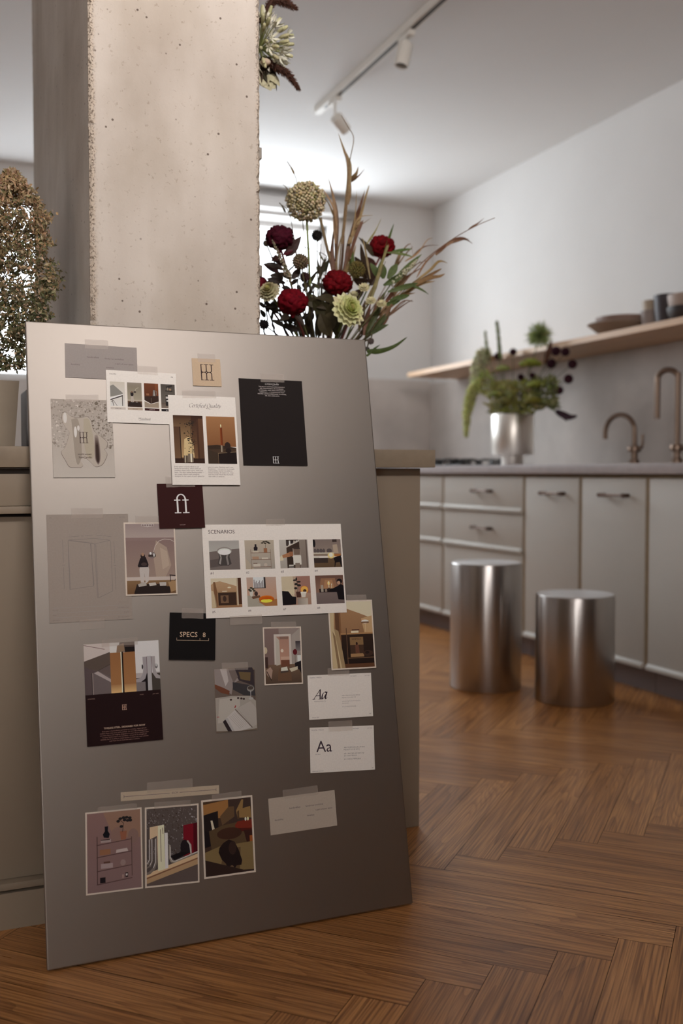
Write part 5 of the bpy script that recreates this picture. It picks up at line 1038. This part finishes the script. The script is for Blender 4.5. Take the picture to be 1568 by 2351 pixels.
# leafy stems
def leafy(label, lv, Y, c, name='leafy_stem', bow=.05):
    p = at(lv[-1][2], lv[-1][3], Y); t = flower(name, label, 'foliage', at(lv[0][0], lv[0][1], Y), tuple(v*.8 for v in c), .0022, bow, 'leaf stems in the vase behind the steel sheet')
    for x0, y0, x1, y1, w in lv:
        b = MB(); b.col = jit(lin(c), .25); b.leaf(at(x0, y0, Y+rnd.uniform(-.02, .02)), at(x1, y1, Y+rnd.uniform(-.03, .03)), w, rnd.uniform(-.12, .12), 8).build('leaf', LEAFM, t, col=True)
leafy('bundle of broad dark olive leaves under the middle red celosia', ((745, 700, 700, 690, .026), (748, 725, 718, 690, .028), (752, 740, 740, 690, .032), (758, 745, 765, 690, .030), (755, 770, 735, 720, .034), (770, 770, 775, 705, .034), (746, 760, 765, 715, .036)), 2.33, (72, 66, 44))
leafy('dark burgundy leaves between the two bright red celosia heads', ((842, 640, 815, 590, .026), (846, 650, 852, 600, .024), (850, 655, 872, 622, .022), (840, 650, 810, 640, .024), (835, 665, 800, 690, .024), (845, 640, 828, 560, .020)), 2.46, (66, 48, 38))
leafy('black looking leaf stem before the window, low beside the column', ((640, 720, 605, 688, .014), (648, 730, 682, 735, .016), (650, 745, 690, 760, .018), (636, 700, 610, 706, .012), (655, 750, 622, 735, .014)), 2.40, (48, 42, 36))
leafy('narrow green leaf stem on the right of the large zinnia', ((850, 770, 896, 712, .014), (846, 770, 892, 745, .013), (840, 770, 868, 712, .015), (842, 765, 880, 690, .014), (856, 760, 886, 720, .012)), 2.34, (84, 92, 56))
leafy('green blades arching up behind the bright red celosia', ((880, 590, 904, 514, .009), (886, 580, 948, 590, .008), (892, 580, 946, 572, .008), (810, 640, 806, 565, .010), (815, 640, 800, 585, .009)), 2.47, (96, 112, 60))
leafy('twiggy stem with tiny dark leaves crossing the bright window', ((690, 690, 664, 664, .010), (694, 670, 730, 620, .014), (700, 690, 720, 650, .012), (706, 720, 735, 690, .012), (730, 650, 748, 590, .010), (735, 640, 728, 590, .006), (745, 640, 762, 560, .006)), 2.44, (62, 56, 42))
leafy('olive strap leaves behind the crimson celosia, just over the sheet', ((690, 765, 676, 708, .016), (700, 768, 712, 698, .018), (716, 772, 700, 716, .018), (726, 775, 742, 698, .020), (735, 772, 722, 712, .018), (708, 770, 690, 742, .020)), 2.42, (66, 58, 40))
leafy('drooping dark leaves left of the brown scabiosa pod', ((664, 640, 640, 626, .014), (660, 625, 680, 606, .014), (668, 665, 646, 660, .016), (672, 680, 692, 664, .014), (666, 655, 684, 640, .012)), 2.44, (56, 46, 38))
leafy('grey-green small leaves in the window under the allium', ((738, 640, 724, 610, .012), (742, 625, 757, 596, .014), (735, 660, 714, 650, .013), (748, 655, 766, 630, .014), (730, 690, 714, 676, .014), (744, 600, 731, 578, .009), (750, 680, 766, 660, .014)), 2.46, (104, 102, 74))
leafy('brownish leaves under the right-hand grass stalks', ((830, 772, 850, 700, .014), (836, 742, 867, 700, .013), (824, 762, 838, 690, .014), (850, 732, 886, 668, .012), (838, 775, 872, 735, .014)), 2.40, (92, 74, 54))
leafy('burgundy toothed leaves at the column edge, below the plum celosia', ((640, 625, 604, 606, .018), (646, 640, 612, 648, .018), (650, 612, 622, 590, .016), (644, 660, 618, 640, .012)), 2.40, (62, 34, 36))
grass('fine pale grass stalk in the right-hand fan, upper edge', [(868, 705, 0), (920, 640, 0), (965, 600, 0)], 2.44, [[(905, 660), (940, 610), (962, 590), .010], (((880, 700), (930, 640), (972, 612), .012)), [(890, 690), (922, 650), (940, 610), .010], [(920, 640), (950, 610), (985, 596), .006]], (164, 136, 98))
grass('fine pale grass stalk in the right-hand fan, lower edge', [(862, 730, 0), (905, 690, 0), (950, 662, 0)], 2.40, [[(890, 705), (930, 672), (968, 650), .009], [(880, 715), (925, 680), (955, 672), .011], [(870, 725), (900, 690), (930, 660), .012], [(930, 672), (960, 655), (996, 640), .006]], (160, 130, 94))
grass('short brown grass stalk directly over the sheet corner', [(838, 775, 0), (850, 730, 0), (866, 690, 0)], 2.37, [[(840, 770), (856, 720), (872, 680), .014], [(842, 775), (870, 735), (890, 700), .013], [(836, 770), (846, 720), (852, 690), .012]], (132, 104, 76))
t = thing('green_leaf_blade', 'long green curved blade poking out right of the sheet corner', 'foliage', VC+V((0, 0, .012)), 'leaf stems in the vase behind the steel sheet')
b = MB(); b.col = lin((84, 94, 50)); b.tube([VC+V((-.02, 0, .02)), VC+V((.036, -.02, .2)), at(842, 815, 2.30)], .002, 6, 5).build('stem', STEMM, t, col=True, smooth=True)
for pts, w in ((((842, 806), (872, 806), (905, 795), (936, 773)), .016), (((842, 818), (858, 802), (873, 791)), .008)):
    b = MB(); b.col = lin((70, 84, 40)); S_ = smooth_pts([at(x, y, 2.30) for x, y in pts], 6); n = len(S_); vs = []
    for i, s_ in enumerate(S_):
        d = (S_[min(i+1, n-1)]-S_[max(0, i-1)]).cross(tocam(s_)).normalized()*w*.5*min(1, (i/n+.15)*3)*(1-i/(n-1))**.6; vs += [s_-d, s_+tocam(s_)*.003, s_+d]
    b.add(vs, [(i*3+j, i*3+j+1, i*3+4+j, i*3+3+j) for i in range(n-1) for j in (0, 1)]).build('leaf', LEAFM, t, col=True, smooth=True, angle=180)
# bare stems crossing the window
for i, (lab, x0, y0, x1, y1, c) in enumerate((('bare dark twig slanting up beside the column edge', 690, 780, 612, 690, (46, 40, 32)), ('bare dark twig in front of the window under the crimson celosia', 700, 780, 650, 715, (56, 46, 38)), ('thick brown bare twig rising between the crimson celosia and the olive leaves', 720, 780, 702, 640, (70, 56, 44)), ('thin bare twig leaning towards the black pod', 730, 780, 736, 560, (74, 62, 44)), ('brown reed leaning left behind the allium stem', 772, 690, 735, 500, (130, 112, 84)))):
    t = thing('bare_twig', lab, 'twig', VC+V((0, 0, .012)), 'bare twigs in the vase behind the steel sheet'); b = MB(); b.col = lin(c); p0, p1 = at(x0, y0, 2.45), at(x1, y1, 2.42)
    a, b_ = neck(p0); b.tube([a, b_, p0, p1], (.0036 if i in (2, 4) else .0024, .0012 if i != 4 else .004), 7, 4).build('stem', STEMM, t, smooth=True, col=True)
    for k in range(3 if i != 4 else 0):
        q = p0.lerp(p1, .35+.2*k); b = MB(); b.col = lin(c); b.tube([q, q+V((rnd.uniform(-.03, .03), rnd.uniform(-.02, .02), .03)), q+V((rnd.uniform(-.045, .045), rnd.uniform(-.02, .02), .055))], (.0014, .0007), 5, 4).build('side_twig', STEMM, t, smooth=True, col=True)

for x0, y0, x1, y1 in ((612, 775, 606, 690), (640, 778, 611, 704), (664, 778, 640, 700), (690, 775, 684, 640), (706, 775, 722, 650), (742, 775, 738, 655), (752, 775, 752, 640), (676, 778, 668, 705)):
    t = thing('bare_twig', 'short bare twig crossing the lower part of the bright window', 'twig', VC+V((0, 0, .012)), 'short twigs before the window'); b = MB(); b.col = jit(lin((52, 42, 34)), .2); p0, p1 = at(x0, y0, 2.43), at(x1, y1, 2.41)
    a, b_ = neck(p0); b.tube([a, b_, p0, p0.lerp(p1, .5)+V((rnd.uniform(-.006, .006), 0, 0)), p1], (.0034, .0014), 6, 4).build('stem', STEMM, t, smooth=True, col=True)
    for k in range(3):
        q = p0.lerp(p1, .3+.25*k); b = MB(); b.col = jit(lin((48, 40, 32)), .3); e = q+V((rnd.uniform(-.03, .03), rnd.uniform(-.01, .01), rnd.uniform(.005, .03))); b.leaf(q, e, rnd.uniform(.007, .013), .1, 6).build('leaf', LEAFM, t, col=True)

# ---------------------------------------------------------------- flowers hanging from the ceiling beside the column
HC = at(596, 112, 2.36)
t = thing('hanging_flower_bunch', 'upside down bunch of white agapanthus and dark foxtails hanging beside the column top', 'hanging flowers', HC)
b = MB(); b.col = lin((150, 140, 120)); b.tube([HC+V((-.01, 0, .02)), HC+V((-.012, 0, .4)), V((HC.x-.012, HC.y, ZC-.001))], .0016, 6, 2).build('cord', STEMM, t, col=True)
b = MB(); s2 = MB()
for d in fib(120):
    if d.x < -.55: continue
    d = (d+V((rnd.uniform(-.12, .12), rnd.uniform(-.12, .12), rnd.uniform(-.12, .12)))).normalized(); L = rnd.uniform(.045, .064)
    s2.col = jit(lin((132, 136, 84))); e = HC+d*L+V((0, 0, .008)); s2.tube([HC, HC+d*L*.5+V((0, 0, .006)), e], (.0008, .0011), 5, 3)
    if rnd.random() < .45:
        b.col = jit(lin((196, 192, 150)), .1); b.tube([e, e+d*.012, e+d*.028], lambda k: .0014+.0034*math.sin(k*2.6), 6, 4)
    else:
        b.col = jit(lin((222, 218, 200)), .08); x = d.orthogonal().normalized(); y = d.cross(x); b.lathe([(.0012, 0), (.003, .010)], e, 6, d, cap=False)
        for i in range(6):
            a = i*math.pi/3; f = x*math.cos(a)+y*math.sin(a); b.leaf(e+d*.008+f*.002, e+d*.024+f*.016, .0062, .08, 5, side=d.cross(f))
s2.build('flower_stalks', STEMM, t, col=True); b.build('bloom', BLOOM, t, col=True, smooth=True, angle=180)
def foxtail(P, r):
    b = MB(); S_ = smooth_pts(P, 8); n = len(S_); b.col = lin((66, 44, 36)); b.tube(P, lambda k: r*.6*math.sin(math.pi*min(.97, .12+k*.85))**.5, 8, 8)
    for i in range(900):
        k = rnd.random(); s_ = S_[min(n-1, int(k*n))]; d = V((rnd.gauss(0, 1), rnd.gauss(0, 1), rnd.gauss(0, 1))).normalized(); rr = r*math.sin(math.pi*min(.97, .12+k*.85))**.5
        tg = (S_[min(n-1, int(k*n)+1)]-S_[max(0, int(k*n)-1)]).normalized(); b.col = jit(lin((82, 52, 40)), .4); b.leaf(s_+d*rr*.5, s_+d*rr*1.05+tg*.006, .0012, n=3)
    b.build('foxtail', VELVET, t, col=True)
foxtail([HC+V((0, 0, .06)), at(626, 4, 2.34), at(652, 6, 2.33), at(677, 18, 2.32)], .0135)
foxtail([at(612, 138, 2.34), at(640, 158, 2.33), at(664, 174, 2.32), at(684, 203, 2.32)], .0125)
b = MB()
for i in range(60):
    a = at(rnd.uniform(596, 618), rnd.uniform(128, 165), 2.36); b.col = jit(lin((64, 52, 38)), .4); b.leaf(a, a+V((rnd.uniform(-.012, .03), rnd.uniform(-.02, .02), rnd.uniform(-.045, .0))), .008, .1, 5)
b.build('dark_bloom', LEAFM, t, col=True)
b = MB(); b.col = lin((196, 190, 158))
for i in range(5): b.leaf(at(606, 176, 2.36), at(602+i*10, 208-abs(i-2)*5, 2.35), .03, .18, 7)
b.build('cream_petals', BLOOM, t, col=True, smooth=True, angle=180)
b = MB(); b.col = lin((214, 192, 170)); b.ball(at(610, 142, 2.33), .010, 3, sq=(1.2, 1, .8)).build('bud', BLOOM, t, col=True, smooth=True, angle=180)

# ---------------------------------------------------------------- dried bunch in the tapered planter, at the frame's edge
PC = V((.095, 2.27, .9245))
b = MB(); h = .137; r0, r1 = .080, .090
q = [(-1, -1), (1, -1), (1, 1), (-1, 1)]
for (ra, za, rb, zb) in ((r0, 0, r1, h), (r1, h, r1-.008, h), (r1-.008, h, r0-.004, .01)):
    b.add([PC+V((x*ra, y*ra, za)) for x, y in q]+[PC+V((x*rb, y*rb, zb)) for x, y in q], [(i, (i+1) % 4, 4+(i+1) % 4, 4+i) for i in range(4)])
b.add([PC+V((x*r0, y*r0, 0)) for x, y in q], [(3, 2, 1, 0)]); b.add([PC+V((x*(r0-.004), y*(r0-.004), .01)) for x, y in q], [(0, 1, 2, 3)])
tag(b.build('tapered_planter', mat('greige_ceramic', lin((158, 144, 126)), .6, noise_amt=.06, scale=20)), 'tapered greige planter holding the dried flower bunch on the island', 'planter')
tag(MB().box((.218, 2.40, .9245), (.300, 2.54, 1.062)).build('box_planter', mat('blue_grey_ceramic', lin((132, 130, 132)), .6, noise_amt=.05, scale=15), bevel=.004), 'plain blue-grey box planter behind the tapered one', 'planter')
t = thing('dried_flower_bunch', 'tall airy bunch of dried brown and olive filler flowers in the tapered planter', 'dried flowers', PC+V((0, 0, .012)))
OUT = [(388, 4), (410, 20), (440, 52), (480, 76), (530, 84), (575, 82), (605, 98), (660, 104), (700, 90), (740, 76), (780, 40), (815, 30), (850, 24)]
def halfw(y):
    for (a, w0), (c, w1) in zip(OUT, OUT[1:]):
        if a <= y <= c: return w0+(w1-w0)*(y-a)/(c-a)
    return 10
b = MB()
for i in range(21000):
    y = rnd.uniform(392, 770) if rnd.random() < .93 else rnd.uniform(770, 850); w = halfw(y)*(1+.30*noise.noise(V((y*.035, 2, 0)))+.25*noise.noise(V((y*.12, 5, 0)))); x = 28+rnd.uniform(-1.5, 1)*w*(1.14 if rnd.random() < .08 else 1); dep = rnd.uniform(-1, 1)*min(.075, w*.0012)
    if x < -75: continue
    if noise.noise(V((x*.055, y*.045, 3+dep*12))) < -.20: continue
    p = at(x, y, 2.27+dep); k = (y-390)/380
    c = (168, 142, 108) if rnd.random() > k*1.1 else ((104, 104, 72) if rnd.random() < .7 else (150, 136, 104))
    if rnd.random() < .12: c = (186, 166, 134)
    b.col = jit(lin(c), .35); d = V((rnd.gauss(0, 1), rnd.gauss(0, 1), rnd.gauss(0, 1))).normalized()
    b.leaf(p, p+d*rnd.uniform(.005, .012), rnd.uniform(.0025, .006), n=3)
b.build('foliage', LEAFM, t, col=True)
for i in range(26):
    y = rnd.uniform(430, 700); w = halfw(y); p = at(28+rnd.uniform(-1.2, .9)*w, y, 2.27+rnd.uniform(-.05, .05)); b = MB(); b.col = jit(lin((72, 60, 42)), .3)
    a = PC+V((rnd.uniform(-.05, .05), rnd.uniform(-.05, .05), .02)); b.tube([a, a+V((0, 0, .17))+(p-a)*.15, p], (.0022, .0008), 6, 5).build('stem', STEMM, t, col=True, smooth=True)

# ---------------------------------------------------------------- flowers in the steel vase on the kitchen worktop
KV = V((2.862, 4.60, .9105))
b = MB().lathe([(0, 0), (.055, 0), (.058, .003), (.058, .052), (.0585, .054), (.106, .055), (.110, .060), (.110, .262), (.107, .265), (.104, .262), (.104, .07), (0, .07)], (0, 0, 0), 96, cap=False)
o = b.build('steel_vase', VASEM, smooth=True, angle=50); o.location = KV; tag(o, 'round steel vase on a narrower foot, on the kitchen worktop', 'vase')
GK = 'flowers in the steel vase'
def kx(px, py, dx=0): return atx(px, py, KV.x+dx)
def kf(name, label, cat, p, c=(96, 100, 60), r=.003, pts=None):
    t = thing(name, label, cat, KV+V((0, 0, .075)), GK); b = MB(); b.col = lin(c)
    d = V((p.x-KV.x, p.y-KV.y, 0)); d = d.normalized()*min(.07, d.length*.5) if d.length > 1e-4 else d
    a = KV+V((-d.x*.6, -d.y*.6, .085)); m = KV+V((d.x, d.y, .27)); b.tube(pts and [a, m, *pts] or [a, m, m.lerp(p, .5)+V((0, 0, .01)), p], (r, r*.7), 6, 4).build('stem', STEMM, t, col=True, smooth=True); return t
def tassel(t, P, r, c, n=700, sz=.006, nm='bloom'):
    b = MB(); S_ = smooth_pts(P, 10); m = len(S_)
    for i in range(n):
        k = rnd.random(); s_ = S_[min(m-1, int(k*m))]; d = V((rnd.gauss(0, 1), rnd.gauss(0, 1), rnd.gauss(0, 1))).normalized(); rr = r(k) if callable(r) else r
        b.col = jit(lin(c), .3); b.ball(s_+d*rr*rnd.random()**.4, sz*rnd.uniform(.6, 1.2), 1)
    b.build(nm, BLOOM, t, col=True, smooth=True, angle=180)
t = kf('amaranth_tassel', 'long pale green amaranth tassel drooping down beside the steel vase', 'flower', kx(1100, 890), pts=[kx(1130, 890), kx(1098, 878)])
tassel(t, [kx(1104, 875), kx(1085, 900), kx(1073, 945), kx(1070, 1000)], lambda k: .042*math.sin(math.pi*min(.96, .15+k*.8))**.7*(1-.35*k), (204, 206, 134), 1300, .0065)
t = kf('plume_flower', 'fluffy pale cream-green plume at the upper left of the steel vase', 'flower', kx(1108, 850)); tassel(t, [kx(1112, 812), kx(1100, 838), kx(1094, 868)], lambda k: .045-.006*k, (206, 206, 168), 800, .008)
t = kf('green_spike', 'thin green spike standing tallest over the steel vase', 'flower', kx(1148, 815)); tassel(t, [kx(1149, 822), kx(1145, 780), kx(1141, 740)], lambda k: .010*(1-k*.3), (110, 122, 70), 400, .005)
t = kf('green_spike', 'shorter thin green spike left of the tallest one', 'flower', kx(1119, 815)); tassel(t, [kx(1120, 812), kx(1117, 790), kx(1114, 762)], lambda k: .009*(1-k*.5), (124, 132, 84), 260, .005)
t = kf('spider_flower', 'spidery green flower head at the top right of the steel vase', 'flower', kx(1238, 775)); p = kx(1238, 770); b = MB()
for d in fib(260): b.col = jit(lin((134, 150, 92) if rnd.random() < .7 else (176, 184, 130)), .2); b.leaf(p, p+(d+V((rnd.uniform(-.2, .2), 0, rnd.uniform(-.1, .3)))).normalized()*rnd.uniform(.055, .085), .006, .05, 4)
b.build('bloom', BLOOM, t, col=True)
for lab, px, py, r, c in (('yellow-green flat flower head in the middle of the arrangement', 1218, 833, .052, (150, 158, 64)), ('pale yellow-green flower head left of the middle', 1155, 845, .034, (156, 162, 96)), ('yellow-green flower head on the right, above the vase', 1232, 882, .045, (138, 146, 58)), ('dull yellow flower head low on the right, near the vase rim', 1226, 919, .045, (136, 130, 54)), ('olive flower head low in the middle over the rim', 1165, 920, .048, (124, 118, 64)), ('green flower head lower left over the vase rim', 1140, 905, .036, (134, 144, 72))):
    t = kf('sedum_head', lab, 'flower', kx(px, py, -.05)); p = kx(px, py, -.06); b = MB()
    for i in range(420):
        a, q = rnd.uniform(0, 6.283), math.sqrt(rnd.random()); b.col = jit(lin(c), .3); b.ball(p+V((math.cos(a)*q*r, math.sin(a)*q*r, (1-q*q)*r*.35+rnd.uniform(-.3, 0)*r)), .006*rnd.uniform(.6, 1.2), 1)
    b.build('bloom', BLOOM, t, col=True, smooth=True, angle=180)
for lab, px, py, r in (('dark round scabiosa at the foot of the tallest spike', 1143, 818, .020), ('dark scabiosa right of the tallest spike', 1178, 808, .018), ('dark scabiosa at the shelf line, top right', 1276, 806, .022), ('dark scabiosa, upper of the two on the far right', 1314, 836, .021), ('dark scabiosa, lower of the two on the far right', 1305, 870, .021), ('dark scabiosa in the right cluster, beside the long ones', 1298, 808, .020), ('dark scabiosa left in the right cluster', 1266, 835, .023), ('dark scabiosa in the centre among thin stems', 1196, 866, .017), ('dark scabiosa low right, over the pointed leaf', 1284, 896, .019), ('dark scabiosa right beside the yellow-green head', 1222, 862, .015)):
    t = kf('dark_scabiosa', lab, 'flower', kx(px, py), (84, 84, 56), .0022); p = kx(px, py); b = MB(); b.col = lin((54, 28, 38)); b.ball(p, r*.9, 2)
    for d in fib(90): b.col = jit(lin((62, 32, 42)), .4); b.ball(p+d*r*.92, r*.2, 1)
    b.build('bloom', VELVET, t, col=True, smooth=True, angle=180)
def spray(lab, c, rng, n, zz=0, cc=(150, 146, 104)):
    x0, x1, y0, y1 = rng; t = kf('greenery_spray', lab, 'foliage', kx((x0+x1)/2, (y0+y1)/2)); b = MB()
    for i in range(n):
        p = kx(rnd.uniform(x0, x1), rnd.uniform(y0, y1), rnd.uniform(-.07, .06)); b.col = jit(lin(c if rnd.random() < .75 else cc), .35)
        b.leaf(p, p+V((rnd.uniform(-.03, .03), rnd.uniform(-.035, .035), rnd.uniform(-.01, .035))), rnd.uniform(.008, .018), .1, 5)
    b.build('foliage', LEAFM, t, col=True)
spray('olive leaf spray filling the left of the steel vase', (146, 140, 78), (1122, 1185, 880, 950), 420)
spray('green leaf spray filling the middle of the steel vase', (138, 136, 72), (1160, 1235, 880, 952), 420)
spray('dark leaf spray filling the right of the steel vase', (112, 116, 70), (1215, 1278, 870, 940), 320)
spray('small bright green leaves left under the pale plume', (150, 158, 84), (1095, 1135, 858, 905), 120)
t = kf('dark_red_leaf', 'upright dark red pointed leaf before the spidery flower', 'foliage', kx(1256, 830))
b = MB(); b.col = lin((92, 62, 48)); b.leaf(kx(1250, 835), kx(1266, 780), .03, .05, 8).build('leaf', LEAFM, t, col=True)
t = kf('calla_flower', 'dark calla on a curved green stem drooping to the right of the vase', 'flower', kx(1268, 935), (120, 130, 80), .004, pts=[kx(1240, 925), kx(1262, 938), kx(1280, 945)])
b = MB(); b.col = lin((50, 26, 36)); b.tube([kx(1278, 944), kx(1292, 952), kx(1308, 958), kx(1322, 956)], lambda k: .006+.016*math.sin(math.pi*min(.95, k*.8+.1))*(1-k*.5), 12, 6, flat=.7).build('bloom', VELVET, t, col=True, smooth=True)
b = MB(); b.col = lin((60, 34, 40)); b.leaf(kx(1290, 955), kx(1302, 968), .014, .05, 5).build('leaf', LEAFM, t, col=True)
